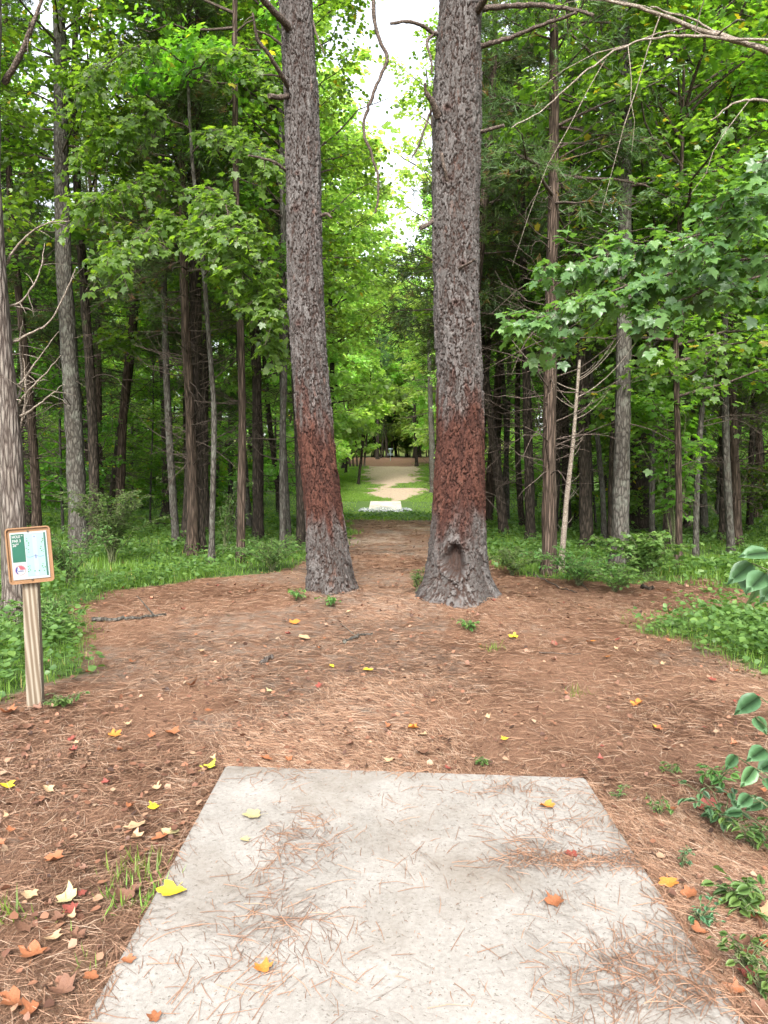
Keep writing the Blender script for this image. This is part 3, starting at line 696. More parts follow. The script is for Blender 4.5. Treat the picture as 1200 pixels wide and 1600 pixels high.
def make_tree(name, kind, path, r0, seed, bark_m, leaf_m, base, zb=3.5, spread=2.6, nb=36, ntw=8, nleaf=20, lsize=.12, tmpl=LEAF_FAR,
              dead=0, deadz=(1.0, 3.5), rtop=.25, label=None, cat=None, group=None, do_carve=True, az=None, droop=0., elev=(.1, .8), extra=None):
    rr_ = R(seed); path = A_(path); H = path[-1, 2]
    root = link(name, None, loc=base); root.empty_display_size = .3
    tag(root, label, cat or name.replace('_', ' '), group)
    V, Q, Pt, rd = trunk_mesh(path, np.array([r0, r0 * .85, r0 * .7, r0 * .5, r0 * rtop]), seed, bark_m)
    ac = Acc(); ac.add(V, Q); link('trunk', ac.mesh('trunk', M[bark_m], True), root)
    def on(z): return np.stack([np.interp(z, Pt[:, 2], Pt[:, d]) for d in range(3)], 1)
    br = Acc(); s = np.linspace(0, 1, 6)
    if dead:
        n = dead; z = rr_.uniform(*deadz, n); a = rr_.uniform(0, 2 * pi, n); L = rr_.uniform(.25, 1.15, n)
        d = np.stack([np.cos(a), np.sin(a), rr_.uniform(-.35, .55, n)], 1)
        B = on(z)[:, None] + d[:, None] * (L[:, None] * s)[..., None] + (rr_.normal(0, .35, n) * L)[:, None, None] * (s ** 2)[None, :, None] * A_([0, 0, 1])
        B = B + rr_.normal(0, .03, B.shape) * s[None, :, None]
        kp = carve(B[:, -1], base) if do_carve else np.ones(n, bool); B = B[kp]; L = L[kp]; n = len(B)
        V, Q = tubes(B, (.005 + .006 * L)[:, None] * (1 - .75 * s), 5); br.add(V, Q)
        if n:
            bi = rr_.integers(0, n, n * 3); si = rr_.integers(2, 5, n * 3); st = B[bi, si]
            d2 = norm(B[bi, 5] - B[bi, 0] + rr_.normal(0, .5, (n * 3, 3)) * L[bi][:, None]); l2 = L[bi] * rr_.uniform(.15, .5, n * 3)
            TW = st[:, None] + d2[:, None] * (l2[:, None] * s[:4] * 1.6)[..., None]
            V, Q = tubes(TW, np.full((len(TW), 4), .0028), 3); br.add(V, Q)
    cr = Acc()
    if nb:
        z = zb + (H - zb) * rr_.random(nb) ** 1.05 * .98; t = (z - zb) / max(.1, H - zb)
        a = rr_.uniform(0, 2 * pi, nb) if az is None else rr_.normal(az[0], az[1], nb)
        e = elev[0] + (elev[1] - elev[0]) * t + rr_.normal(0, .12, nb)
        if kind == 'cedar': L = spread * (1 - t) ** .8 * rr_.uniform(.6, 1.1, nb) + .15
        else: L = spread * (.55 + .75 * np.sin(np.clip(t * 2.4 + .35, 0, pi))) * rr_.uniform(.6, 1.15, nb) * .75
        d = np.stack([np.cos(a) * np.cos(e), np.sin(a) * np.cos(e), np.sin(e)], 1)
        B = on(z)[:, None] + d[:, None] * (L[:, None] * s)[..., None] - (droop * L)[:, None, None] * (s ** 2)[None, :, None] * A_([0, 0, 1])
        B = B + rr_.normal(0, .035, B.shape) * (s * L[:, None])[..., None]
        V, Q = tubes(B, (.006 + .010 * L)[:, None] * (1 - .8 * s), 5)
        if do_carve:
            kb = carve(B[:, 3], base) & carve(B[:, 5], base) & carve(B[:, 1], base); Bk = B[kb]; Lk = L[kb]; V, Q = tubes(Bk, (.006 + .010 * Lk)[:, None] * (1 - .8 * s), 5)
        br.add(V, Q)
        n = nb * ntw; bi = np.repeat(np.arange(nb), ntw); u = rr_.uniform(.22, 1, n); fi = u * 5; i0 = np.clip(fi.astype(int), 0, 4); fr = (fi - i0)[:, None]
        st = B[bi, i0] * (1 - fr) + B[bi, i0 + 1] * fr
        rot = rr_.choice([-1, 1], n) * rr_.uniform(.3, 1.3, n); ca, sa = np.cos(rot), np.sin(rot); dd = d[bi]
        d2 = norm(np.stack([dd[:, 0] * ca - dd[:, 1] * sa, dd[:, 0] * sa + dd[:, 1] * ca, dd[:, 2] * .5 + rr_.normal(-.1, .2, n)], 1))
        l2 = L[bi] * (1.15 - u) * rr_.uniform(.35, .75, n) + .12
        s4 = np.linspace(0, 1, 4)
        TW = st[:, None] + d2[:, None] * (l2[:, None] * s4)[..., None] - (.22 * l2)[:, None, None] * (s4 ** 2)[None, :, None] * A_([0, 0, 1])
        if do_carve: kt = carve(TW[:, -1], base)
        else: kt = np.ones(n, bool)
        V, Q = tubes(TW[kt], np.full((kt.sum(), 4), .0035), 3); br.add(V, Q)
        N = n * nleaf; ti = np.repeat(np.arange(n), nleaf); v = rr_.uniform(.05, 1.05, N)
        vi = np.clip((v * 3).astype(int), 0, 2); fr = (v * 3 - vi)[:, None]
        lp = TW[ti, vi] * (1 - fr) + TW[ti, vi + 1] * fr + rr_.normal(0, .05 + .02 * spread, (N, 3)) * A_([1, 1, .7])
        k = rr_.random(N) < .97
        if do_carve: k &= carve(lp, base)
        lp, ti = lp[k], ti[k]; N = len(lp)
        if kind == 'cedar':
            tip = norm(d2[ti] + rr_.normal(0, .55, (N, 3)) + A_([0, 0, .1])); nr = norm(rr_.normal(size=(N, 3)) + A_([0, 0, 1.0]))
        else:
            tip = norm(d2[ti] + rr_.normal(0, .7, (N, 3)) * A_([1, 1, .5]) - A_([0, 0, .45])); nr = norm(rr_.normal(0, .45, (N, 3)) + A_([0, 0, 1.0]))
        sz = lsize * rr_.uniform(.6, 1.15, N)
        V, F = place(tmpl, lp, tip, nr, sz); tint = np.clip(rr_.normal(.5, .22, N) + (rr_.random(nb)[bi[ti]] - .5) * .35, 0, .965)
        tint = np.where(rr_.random(N) < (.02 if kind != 'cedar' else .06), 1, tint)
        cr.add(V, None, F, np.repeat(tint, len(tmpl[0])))
    if extra: extra(br, cr, rr_)
    bm_ = br.mesh('branches', M['twig_dark'], True)
    if bm_: link('branches', bm_, root)
    cm = cr.mesh('crown', M[leaf_m])
    if cm: link('crown', cm, root)
    return root

def px_path(pts, Y, H):
    """trunk path from photo pixels (bottom first) at depth Y, extended to height H; returns base, local path"""
    base = P(pts[0][0], pts[0][1], Y); base[2] = hgt(base[0], Y) - .03
    W = [base] + [P(x, y_, Y) for x, y_ in pts[1:]]
    d = W[-1] - W[-2]
    if H > W[-1][2]: W.append(W[-1] + d / max(d[2], .1) * (H - W[-1][2]))
    W = A_(W); z = np.linspace(W[0, 2], W[-1, 2], 24)
    return base, np.stack([np.interp(z, W[:, 2], W[:, 0]), np.full(24, Y) + .05 * np.sin(z * .9 + Y), z], 1) - base
CED = dict(kind='cedar', leaf_m='cedar', tmpl=SPRIG, lsize=.17, nb=48, ntw=7, nleaf=14, elev=(-.05, .5), spread=1.9)
MAP = dict(kind='maple', leaf_m='maple', tmpl=LEAF_FAR, lsize=.095, nb=34, ntw=8, nleaf=26, spread=2.4)
# name, kind, pts, width px, H, bark, zb, dead, dead zone, label
HT = [
 ('cedar_tree', CED, [(23, 972), (19, 840), (7, 620), (-6, 450), (-12, 250), (-12, 0)], 40, 11, 'bark_pale', 6.2, 0, None, 'pale weathered cedar trunk leaning at the left edge behind the sign'),
 ('oak_tree', MAP, [(124, 872), (112, 640), (102, 420), (95, 200), (90, 0)], 29, 14, 'bark_grey', 5.6, 16, (2.5, 5.5), 'straight grey barked oak rising behind the leafy shrub at left'),
 ('cedar_tree', CED, [(302, 868), (298, 700), (290, 500), (285, 250), (280, 0)], 17, 12, 'bark_cedar', 4.4, 60, (1.2, 4.4), 'brown cedar trunk paired tightly with another at left'),
 ('cedar_tree', CED, [(314, 866), (309, 740), (305, 560), (298, 300), (294, 60)], 15, 10, 'bark_dark', 4.6, 40, (1.6, 4.6), 'dark cedar trunk hugging the right side of its brown twin'),
 ('pine_tree', MAP, [(377, 878), (378, 640), (370, 330), (367, 0)], 13, 13, 'bark_cedar', 7.2, 10, (4, 7), 'slender straight sapling pine between the twin cedars and the left big pine'),
 ('cedar_tree', CED, [(262, 810), (260, 640), (253, 480), (250, 200)], 19, 12, 'bark_dark', 4.2, 50, (1.5, 4.2), 'thick dark trunk standing alone behind the shrub thicket'),
 ('cedar_tree', CED, [(155, 815), (150, 640), (152, 470), (148, 250)], 16, 11, 'bark_cedar', 4.0, 90, (.9, 4.0), 'brown cedar bristling with dead twigs right of the grey oak'),
 ('cedar_tree', CED, [(186, 828), (190, 660), (204, 540), (216, 420), (220, 200)], 15, 11, 'bark_cedar', 4.6, 60, (1, 4.5), 'curving cedar trunk that bends right above the shrub'),
 ('cedar_tree', CED, [(36, 808), (34, 640), (32, 400)], 15, 11, 'bark_dark', 4.2, 40, (1.2, 4.2), 'dark trunk between the pale leaning cedar and the grey oak'),
 ('maple_tree', MAP, [(442, 868), (440, 700), (447, 500), (440, 240)], 11, 12, 'bark_grey', 4.0, 14, (1.5, 4), 'thin grey maple just left of the left big pine'),
 ('cedar_tree', CED, [(404, 845), (402, 680), (400, 480)], 17, 11, 'bark_dark', 4.3, 60, (1, 4.3), 'dark leaning cedar left of the thin grey maple'),
 ('cedar_tree', CED, [(472, 838), (466, 700), (460, 520), (455, 200)], 13, 10, 'bark_dark', 3.8, 40, (1, 4), 'dark trunk half hidden by the left big pine'),
 ('cedar_tree', CED, [(788, 838), (775, 720), (755, 560), (742, 420), (735, 200)], 15, 12, 'bark_dark', 4.8, 30, (2, 4.8), 'dark trunk leaning left behind the right big pine'),
 ('cedar_tree', CED, [(857, 896), (857, 760), (860, 560), (866, 300), (864, 0)], 23, 11, 'bark_cedar', 5.0, 90, (1.4, 6.0), 'shaggy brown cedar with bare twigs right of the big pines'),
 ('dead_sapling', dict(CED, nb=0), [(874, 894), (884, 780), (895, 690), (903, 600)], 10, 3.0, 'twig_pale', 2, 0, None, 'pale leaning dead sapling with upswept bare twigs'),
 ('cedar_tree', CED, [(918, 860), (915, 700), (908, 560), (900, 300)], 21, 12, 'bark_dark', 4.6, 50, (1.2, 4.6), 'nearly black trunk left of the mottled grey tree'),
 ('oak_tree', MAP, [(966, 888), (972, 700), (978, 500), (976, 250), (972, 0)], 26, 14, 'bark_grey', 5.2, 14, (2, 5), 'mottled grey oak trunk at right with a thin stem crossing it'),
 ('cedar_tree', CED, [(1001, 835), (1000, 700), (998, 560), (992, 300)], 38, 13, 'bark_dark', 4.6, 60, (1, 4.4), 'broad reddish dark trunk just behind the mottled grey oak'),
 ('maple_tree', MAP, [(1020, 864), (1020, 700), (1024, 520), (1030, 300)], 9, 9, 'bark_grey', 2.2, 8, (1, 2), 'thin maple sapling directly right of the broad dark trunk'),
 ('maple_tree', MAP, [(1059, 886), (1060, 700), (1058, 560), (1062, 350)], 11, 8, 'bark_cedar', 1.5, 8, (.6, 2), 'low leafy maple with brown stem at mid right'),
 ('maple_tree', MAP, [(1086, 872), (1090, 760), (1100, 620), (1112, 400)], 9, 10, 'bark_grey', 3.0, 8, (1, 3), 'slim maple stem angled right beyond the low leafy maple'),
 ('maple_tree', MAP, [(1143, 870), (1138, 740), (1134, 600), (1130, 420), (1126, 200)], 12, 12, 'bark_grey', 4.4, 10, (2, 4), 'smooth grey green maple leaning left near the right edge'),
 ('cedar_tree', CED, [(1129, 846), (1130, 700), (1131, 560)], 13, 11, 'bark_dark', 4.6, 20, (2, 4.6), 'dark trunk showing just behind the smooth leaning maple'),
 ('maple_tree', MAP, [(1170, 830), (1176, 700), (1182, 560), (1190, 300)], 10, 12, 'bark_dark', 3.4, 16, (1, 3.4), 'forked dark maple stem closest to the right edge'),
 ('cedar_tree', CED, [(829, 845), (825, 700), (822, 560), (815, 300)], 16, 12, 'bark_dark', 4.2, 70, (1, 4.2), 'dark cedar trunk left of the shaggy brown cedar'),
 ('cedar_tree', CED, [(887, 832), (884, 700), (880, 560), (880, 300)], 13, 11, 'bark_dark', 4.2, 50, (1, 4.2), 'dark trunk behind the leaning dead sapling'),
 ('maple_tree', MAP, [(944, 845), (940, 760), (925, 600), (915, 480)], 9, 9, 'bark_grey', 4.2, 8, (2, 4), 'bare pale stem leaning left beside the mottled grey oak'),
]
for i, (nm, kd, pts, wpx, H, bk, zb, dead, dz, lab) in enumerate(HT):
    Y = G(pts[0][0], pts[0][1])[1]
    base, path = px_path(pts, Y, H)
    kw = dict(kd); kw.pop('kind')
    if kd['kind'] == 'maple': kw.update(tmpl=LEAF_STAR if Y < 13 else LEAF_FAR, nleaf=24)
    if i == 0: kw.update(nb=30)
    def deadsap(br, cr, rr_, path=path):
        n = 22; t = rr_.uniform(.12, 1, n); s = np.linspace(0, 1, 7)
        st = np.stack([np.interp(t, np.linspace(0, 1, len(path)), path[:, d]) for d in range(3)], 1)
        a = rr_.normal(0, .5, n) + np.where(rr_.random(n) < .25, pi, 0); L = rr_.uniform(.08, .35, n) + .9 * (t > .72) * rr_.random(n)
        d = np.stack([np.cos(a), np.sin(a) * .7, rr_.uniform(.0, .5, n)], 1)
        B = st[:, None] + d[:, None] * (L[:, None] * s)[..., None] + (L * .55)[:, None, None] * (s ** 2)[None, :, None] * A_([0, 0, 1])
        V, Q = tubes(B, (.003 + .007 * L)[:, None] * (1 - .7 * s), 5); br.add(V, Q)
    tr = make_tree(nm, kd['kind'], path, wpx / 2 / FPX * Y, 300 + i, bk, kw.pop('leaf_m'), base, zb=zb, dead=dead, deadz=dz or (1, 2),
                   label=lab, cat='dead tree' if nm == 'dead_sapling' else nm.replace('_', ' '), rtop=.3 if nm != 'dead_sapling' else .5,
                   extra=deadsap if nm == 'dead_sapling' else None, **kw)
    if nm == 'dead_sapling':
        for ch in tr.children:
            if ch.name.startswith('branches'): ch.data.materials[0] = M['twig_pale']
    if i == 0:
        # bare pale twigs on the leaning cedar
        for q, pts2 in enumerate([[(20, 610, 7.2), (40, 590, 7.1), (60, 560, 7.0), (92, 518, 6.9)], [(22, 640, 7.2), (45, 610, 7.0), (70, 585, 6.9), (95, 555, 6.8)],
                                  [(25, 690, 7.2), (38, 640, 7.1), (40, 600, 7.0), (36, 560, 7.0)], [(24, 655, 7.2), (50, 640, 7.0), (75, 620, 6.9), (100, 600, 6.8)],
                                  [(10, 540, 7.2), (40, 525, 7.1), (80, 500, 7.0), (110, 440, 6.9), (118, 420, 6.9)], [(8, 480, 7.2), (35, 470, 7.1), (60, 430, 7.0), (70, 380, 7.0)],
                                  [(22, 630, 7.2), (34, 600, 7.3), (30, 540, 7.3), (36, 500, 7.3)], [(5, 420, 7.2), (30, 380, 7.1), (70, 350, 7.0), (110, 345, 7.0)],
                                  [(6, 130, 7.2), (30, 90, 7.1), (50, 40, 7.0), (66, 0, 7.0)]]):
            limb(tr, base, pts2, .014 if q < 8 else .03, .003 if q < 8 else .015, 50 + q, 'branch', 'twig_pale' if q < 8 else 'twig_dark', 5)
    print('tree', i, nm, round(float(Y), 1))

# young maples whose sprays reach in front
def maple_spray(name, base, trunk_pts, r0, sprays, seed, lsize, mat, label, nl=9, bark_m='bark_grey', tmpl=LEAF_STAR):
    """sprays: list of (pts, ntwigs, twig length)"""
    rr_ = R(seed); root = link(name, None, loc=base); tag(root, label, 'maple tree')
    V, Q, _, _ = trunk_mesh(A_(trunk_pts) - base, np.linspace(r0, r0 * .4, 4), seed, bark_m)
    ac = Acc(); ac.add(V, Q); link('trunk', ac.mesh('trunk', M[bark_m], True), root)
    br, cr = Acc(), Acc()
    for pts, ntw, tl in sprays:
        C = A_([P(*p) for p in pts]) - base; k = len(C); t = np.linspace(0, k - 1, 14)
        B = np.stack([np.interp(t, range(k), C[:, d]) for d in range(3)], 1); B[1:] += rr_.normal(0, .012, (13, 3))
        V, Q = tubes(B, np.linspace(.013, .004, 14), 6); br.add(V, Q)
        u = rr_.uniform(3, 13, ntw); st = np.stack([np.interp(u, range(14), B[:, d]) for d in range(3)], 1)
        ax = norm(B[-1] - B[2]); pr = norm(np.cross(ax, A_([0, 0, 1])))
        d2 = norm(ax * rr_.uniform(.1, .9, (ntw, 1)) + pr * rr_.normal(0, .9, (ntw, 1)) + A_([0, 0, 1]) * rr_.normal(-.15, .35, (ntw, 1)))
        l2 = tl * rr_.uniform(.5, 1.2, ntw); s4 = np.linspace(0, 1, 4)
        TW = st[:, None] + d2[:, None] * (l2[:, None] * s4)[..., None] - (.3 * l2)[:, None, None] * (s4 ** 2)[None, :, None] * A_([0, 0, 1])
        V, Q = tubes(TW, np.full((ntw, 4), .003), 4); br.add(V, Q)
        N = ntw * nl; ti = np.repeat(np.arange(ntw), nl); v = rr_.uniform(.1, 1.05, N) * 3; vi = np.clip(v.astype(int), 0, 2); fr = (v - vi)[:, None]
        lp = TW[ti, vi] * (1 - fr) + TW[ti, vi + 1] * fr
        side = norm(np.cross(d2[ti], A_([0, 0, 1.]))) * rr_.choice([-1, 1], N)[:, None]
        pet = norm(side * rr_.uniform(.3, 1, (N, 1)) + d2[ti] * .6 + rr_.normal(0, .25, (N, 3)))
        e = lp + pet * (lsize * .6)
        V, Q = tubes(np.stack([lp, (lp + e) / 2, e], 1), np.full((N, 3), .0014), 3); br.add(V, Q)
        V, F = place(tmpl, e, norm(pet + A_([0, 0, -.6]) + rr_.normal(0, .25, (N, 3))), norm(rr_.normal(0, .35, (N, 3)) + A_([0, -.25, 1])), lsize * rr_.uniform(.55, 1.15, N))
        cr.add(V, None, F, np.repeat(np.clip(rr_.normal(.5, .25, N), 0, .96), len(tmpl[0])))
    link('branches', br.mesh('branches', M['twig_dark'], True), root); link('crown', cr.mesh('crown', M[mat]), root)
    return root
b0 = A_([4.3, 5.6, float(hgt(4.3, 5.6))])
maple_spray('maple_tree', b0, [b0, b0 + [0, 0, 2.5], b0 + [-.2, 0, 6.5]], .09,
            [([(1480, 330, 5.6), (1200, 400, 5.6), (1060, 420, 5.7), (960, 455, 5.8), (830, 500, 5.9)], 60, .34),
             ([(1480, 280, 5.6), (1150, 360, 5.9), (1000, 385, 6.0), (850, 425, 6.1)], 46, .36),
             ([(1480, 300, 5.5), (1200, 300, 5.2), (1140, 350, 5.1), (1060, 400, 5.1)], 22, .28),
             ([(1480, 200, 5.5), (1250, 220, 5.0), (1180, 270, 4.9), (1120, 330, 4.9)], 12, .22),
             ([(1480, 420, 5.6), (1200, 430, 5.5), (1100, 450, 5.5), (1020, 490, 5.5)], 22, .3),
             
             ([(1400, 500, 6), (1200, 400, 6.1), (980, 460, 6.2), (880, 540, 6.3)], 22, .3)], 71, .085, 'maple_near',
            'maple reaching in from the right with large blue green leaves before the mottled oak', nl=11)
b0 = P(330, 860, 11.2); b0[2] = hgt(b0[0], 11.2) - .02
maple_spray('maple_tree', b0, [b0, P(335, 640, 11.2), P(318, 420, 11.2), P(300, 250, 11.2), P(290, 60, 11.2)], .045,
            [([(320, 430, 11), (350, 400, 10.2), (395, 440, 9.6), (440, 480, 9.2)], 70, .42), ([(312, 380, 11), (300, 340, 10), (340, 370, 9.4), (400, 420, 9.0)], 70, .45),
             ([(300, 300, 11), (250, 270, 10.4), (200, 290, 10), (130, 320, 9.6)], 60, .5), ([(310, 350, 11), (260, 330, 10.2), (220, 370, 9.6), (170, 400, 9.3)], 50, .5),
             ([(300, 240, 11), (340, 200, 10.4), (390, 220, 10), (430, 260, 9.8)], 60, .5), ([(295, 200, 11), (240, 170, 10.6), (190, 200, 10.2), (120, 230, 10)], 60, .5),
             ([(318, 420, 11), (370, 430, 10.5), (410, 500, 10.1), (425, 540, 9.9)], 40, .35), ([(300, 300, 11), (330, 290, 9.6), (350, 320, 9.0), (380, 370, 8.8)], 50, .4),
             ([(290, 120, 11), (340, 80, 10.6), (400, 100, 10.3), (430, 150, 10.2)], 50, .5), ([(290, 100, 11), (230, 60, 10.6), (180, 90, 10.2), (130, 130, 10)], 40, .5)],
            72, .092, 'maple', 'young maple with bright layered leaf sprays just left of the left big pine', nl=10)
b0 = P(1165, 812, 19); b0[2] = hgt(b0[0], 19)
b0b = P(560, 770, 24); 

# ------------------------------------------------------------------ woodland fill (copies)
def straight(H, seed, wob=.12):
    r_ = R(seed); z = np.linspace(0, H, 24); ph = r_.uniform(0, 6, 2); ln = r_.normal(0, .035, 2)
    return np.stack([wob * np.sin(z * .45 + ph[0]) - wob * sin(ph[0]) + ln[0] * z, wob * np.sin(z * .4 + ph[1]) - wob * sin(ph[1]) + ln[1] * z, z], 1)
Z0 = A_([0, 0, 0])
protos = {'cedar': [], 'maple': [], 'bushy': [], 'lit': []}
for i in range(4):
    protos['cedar'].append(make_tree('cedar_tree', 'cedar', straight(9 + i, 400 + i), .10 + .02 * (i % 3), 410 + i, ['bark_dark', 'bark_cedar'][i % 2], 'cedar', Z0,
        zb=3.6 + .3 * i, spread=1.8, nb=50, ntw=7, nleaf=13, lsize=.19, tmpl=SPRIG, dead=90, deadz=(.9, 4.2), elev=(-.05, .5), do_carve=False))
for i in range(4):
    protos['maple'].append(make_tree('maple_tree', 'maple', straight(12 + i, 420 + i), .08 + .02 * (i % 2), 430 + i, ['bark_grey', 'bark_dark'][i % 2], 'maple', Z0,
        zb=4.2 + .5 * i, spread=2.5, nb=36, ntw=8, nleaf=26, lsize=.105, dead=14, deadz=(1.5, 4.5), do_carve=False))
for i in range(3):
    protos['bushy'].append(make_tree('maple_tree', 'maple', straight(6 + 1.5 * i, 440 + i), .045, 450 + i, 'bark_grey', 'maple', Z0,
        zb=.6 + .2 * i, spread=1.9, nb=44, ntw=8, nleaf=24, lsize=.11, do_carve=False))
for i in range(4):
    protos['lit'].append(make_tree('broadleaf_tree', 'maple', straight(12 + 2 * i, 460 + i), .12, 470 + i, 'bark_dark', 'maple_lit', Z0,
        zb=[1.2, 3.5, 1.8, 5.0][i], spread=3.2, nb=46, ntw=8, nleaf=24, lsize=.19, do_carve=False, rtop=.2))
LBL = {'cedar': ('slender dark cedar among many in the shaded wood', 'cedar tree', 'cedars filling the shaded wood'),
       'maple': ('tall thin maple among many in the shaded wood', 'maple tree', 'maples filling the shaded wood'),
       'bushy': ('low bushy young maple among many, leafy to the ground', 'maple tree', 'bushy young maples in the understory'),
       'lit': ('bright green broadleaf tree among many in the far part of the wood', 'broadleaf tree', 'bright broadleaf trees of the far wood')}
used = set()
occupied = [(float(o.location.x), float(o.location.y)) for o in COL.objects if o.parent is None and o.type == 'EMPTY' and o.get('label') and o.location.y > 3]
r = R(77)
def put(kind, x, y, s=1.0):
    vi = int(kind[-1]) if kind[-1].isdigit() else None; kind = kind.rstrip('0123456789')
    pr = protos[kind]; src = pr[int(r.integers(len(pr))) if vi is None else vi]
    if src.name not in used: used.add(src.name); o = src
    else: o = copy_tree(src)
    l, c, g_ = LBL[kind]; tag(o, l, c, g_)
    o.location = (x, y, float(hgt(x, y)) - .05); o.rotation_euler = (0, 0, float(r.uniform(0, 6.28))); sc = float(s * r.uniform(.85, 1.15)); o.scale = (sc, sc, sc)
    occupied.append((x, y)); return o
def scatter(kinds, n, y0, y1, xmax, mind, clear, s=1.0, pw=1.0):
    c_ = 0; tries = 0
    while c_ < n and tries < 6000:
        tries += 1
        y = y0 + (y1 - y0) * r.random() ** pw; x = r.uniform(-1, 1) * (xmax * y + 3); cc, hw = corridor(y)
        if abs(x - cc) < hw + clear: continue
        if min((x - a) ** 2 + (y - b_) ** 2 for a, b_ in occupied) < mind ** 2: continue
        put(kinds[int(r.integers(len(kinds)))], x, y, s); c_ += 1
scatter(['cedar', 'cedar', 'maple'], 50, 13.5, 27, .55, 1.35, 1.6)
scatter(['bushy'], 12, 13, 24, .6, 1.3, 2.0, .75)
scatter(['bushy', 'lit', 'bushy'], 56, 30, 46, .55, 1.6, 4.6, 1.1)
scatter(['lit', 'lit', 'bushy'], 50, 46, 80, .5, 2.6, 1.6, 1.15)
for x, y, k, s in [(-7.5, 8.6, 'maple', 1), (-6.8, 11.5, 'maple', 1), (6.9, 8.9, 'maple', 1.0), (7.6, 12, 'maple', 1), (-9, 6, 'cedar', 1), (5.4, 14, 'maple', 1.1), (-4.2, 15.5, 'maple', 1), (4.0, 17.5, 'cedar', 1),
                   (-3.6, 18, 'maple', .95), (-3.4, 12.9, 'maple', .9), (4.2, 13.5, 'maple', .9), (9, 9.5, 'lit', .8),
                   (-1.5, 13.2, 'maple1', .78), (1.55, 15.5, 'cedar1', 1.15), (-1.95, 24, 'lit1', .75), (2.1, 20, 'maple2', .8), (-5.0, 48, 'lit2', 1.35), (5.6, 49, 'lit2', 1.3), (-4.2, 54, 'lit2', 1.85), (5.6, 57, 'lit2', 1.85), (-4.4, 61, 'lit2', 1.5), (6.4, 64, 'lit0', 1.7), (-3.9, 71, 'lit3', 1.5), (6.2, 74, 'lit2', 1.5), (-5.2, 36, 'bushy', 1.2), (6.0, 38, 'bushy', 1.2), (-2.0, 15.5, 'maple', .9), (-2.2, 19.5, 'lit', .7), (2.5, 21, 'cedar', 1.3), (2.7, 25, 'cedar', 1.35), (-2.9, 17, 'maple', 1), (-3.0, 22, 'lit', .7), (2.3, 17.5, 'maple', 1.0), (3.2, 23, 'cedar', 1.3), (3.9, 27, 'lit', .8), (-3.4, 66, 'lit', 1.15), (5.4, 68, 'lit', 1.15), (-3.6, 76, 'lit', 1.1), (5.6, 78, 'lit', 1.1), (-7.4, 32, 'lit', 1), (7.6, 33, 'lit', 1)]:
    put(k, x, y, s)
# trees closing the far end
for i in range(34):
    x = float(r.uniform(-16, 18)); y = float(r.uniform(89, 100)); put('lit', x, y, 1.5)
for i in range(22):
    put('bushy', float(-7 + i * .75 + r.uniform(-.3, .3)), float(r.uniform(97, 104)), 1.7)
for i in range(18):
    put('lit0', float(-16 + i * 2 + r.uniform(-.5, .5)), float(r.uniform(128, 140)), 1.2)
for i in range(14):
    bx_ = -8.5 + i * 1.4
    if not -1.2 < bx_ < 2.2: put('bushy', float(bx_), float(r.uniform(93, 98)), .75)
# slim dark trunks right behind the basket
for i in range(40):
    x = float(r.uniform(-5, 6.5)); y = float(r.uniform(87, 99)); put('cedar', x, y, .7) if i < 7 else None
for k, v in protos.items():
    for o in v:
        if o.name not in used:
            for ch in list(o.children): bpy.data.objects.remove(ch)
            bpy.data.objects.remove(o)

# distinct trees beside the far fairway
base, path = px_path([(651, 744), (650, 700), (648, 640)], 74, 17)
make_tree('pine_tree', 'maple', path, .17, 501, 'bark_dark', 'pine', base, zb=9, spread=2.6, nb=30, ntw=8, nleaf=22, lsize=.34, tmpl=TUFT, do_carve=False, label='far pine standing right of the fairway near the basket', cat='pine tree')
base, path = px_path([(590, 715), (590, 680)], 86, 17)
make_tree('pine_tree', 'maple', path, .2, 502, 'bark_dark', 'pine', base, zb=8, spread=2.6, nb=30, ntw=8, nleaf=22, lsize=.34, tmpl=TUFT, do_carve=False, label='far pine at the end of the fairway left of the basket', cat='pine tree')
base, path = px_path([(677, 772), (675, 700), (672, 600)], 50, 13)
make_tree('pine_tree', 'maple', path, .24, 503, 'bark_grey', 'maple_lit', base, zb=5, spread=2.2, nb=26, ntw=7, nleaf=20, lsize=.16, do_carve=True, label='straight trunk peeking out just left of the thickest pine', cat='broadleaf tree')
# multi-stemmed clump on the left of the fairway
gp = G(560, 757)
base = A_([gp[0], gp[1], float(hgt(gp[0], gp[1]))])
def stems(br, cr, rr_):
    for q, (dx, lean) in enumerate([(-.25, -.9), (-.05, -.35), (.18, .25), (.38, .55), (-.4, -1.5)]):
        z = np.linspace(-.1, 6.5, 10); x_ = dx + lean * (z / 6.5) ** 1.3
        V, Q = tubes(np.stack([x_, .15 * np.sin(z + q), z], 1), np.linspace(.10, .03, 10), 7); br.add(V, Q)
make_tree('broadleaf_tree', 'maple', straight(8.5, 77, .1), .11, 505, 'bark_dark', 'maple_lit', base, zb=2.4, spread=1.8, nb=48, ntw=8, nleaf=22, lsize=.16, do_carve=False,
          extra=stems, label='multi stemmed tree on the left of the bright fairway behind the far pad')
for i, (px, py, Y, s) in enumerate([(668, 790, 36, .5), (540, 775, 37, .5), (533, 740, 46, .6), (672, 745, 58, .5), (556, 735, 62, .55), (662, 735, 66, .5)]):
    p = P(px, py, Y); put('lit', float(p[0]), Y, s) if i > 5 else None

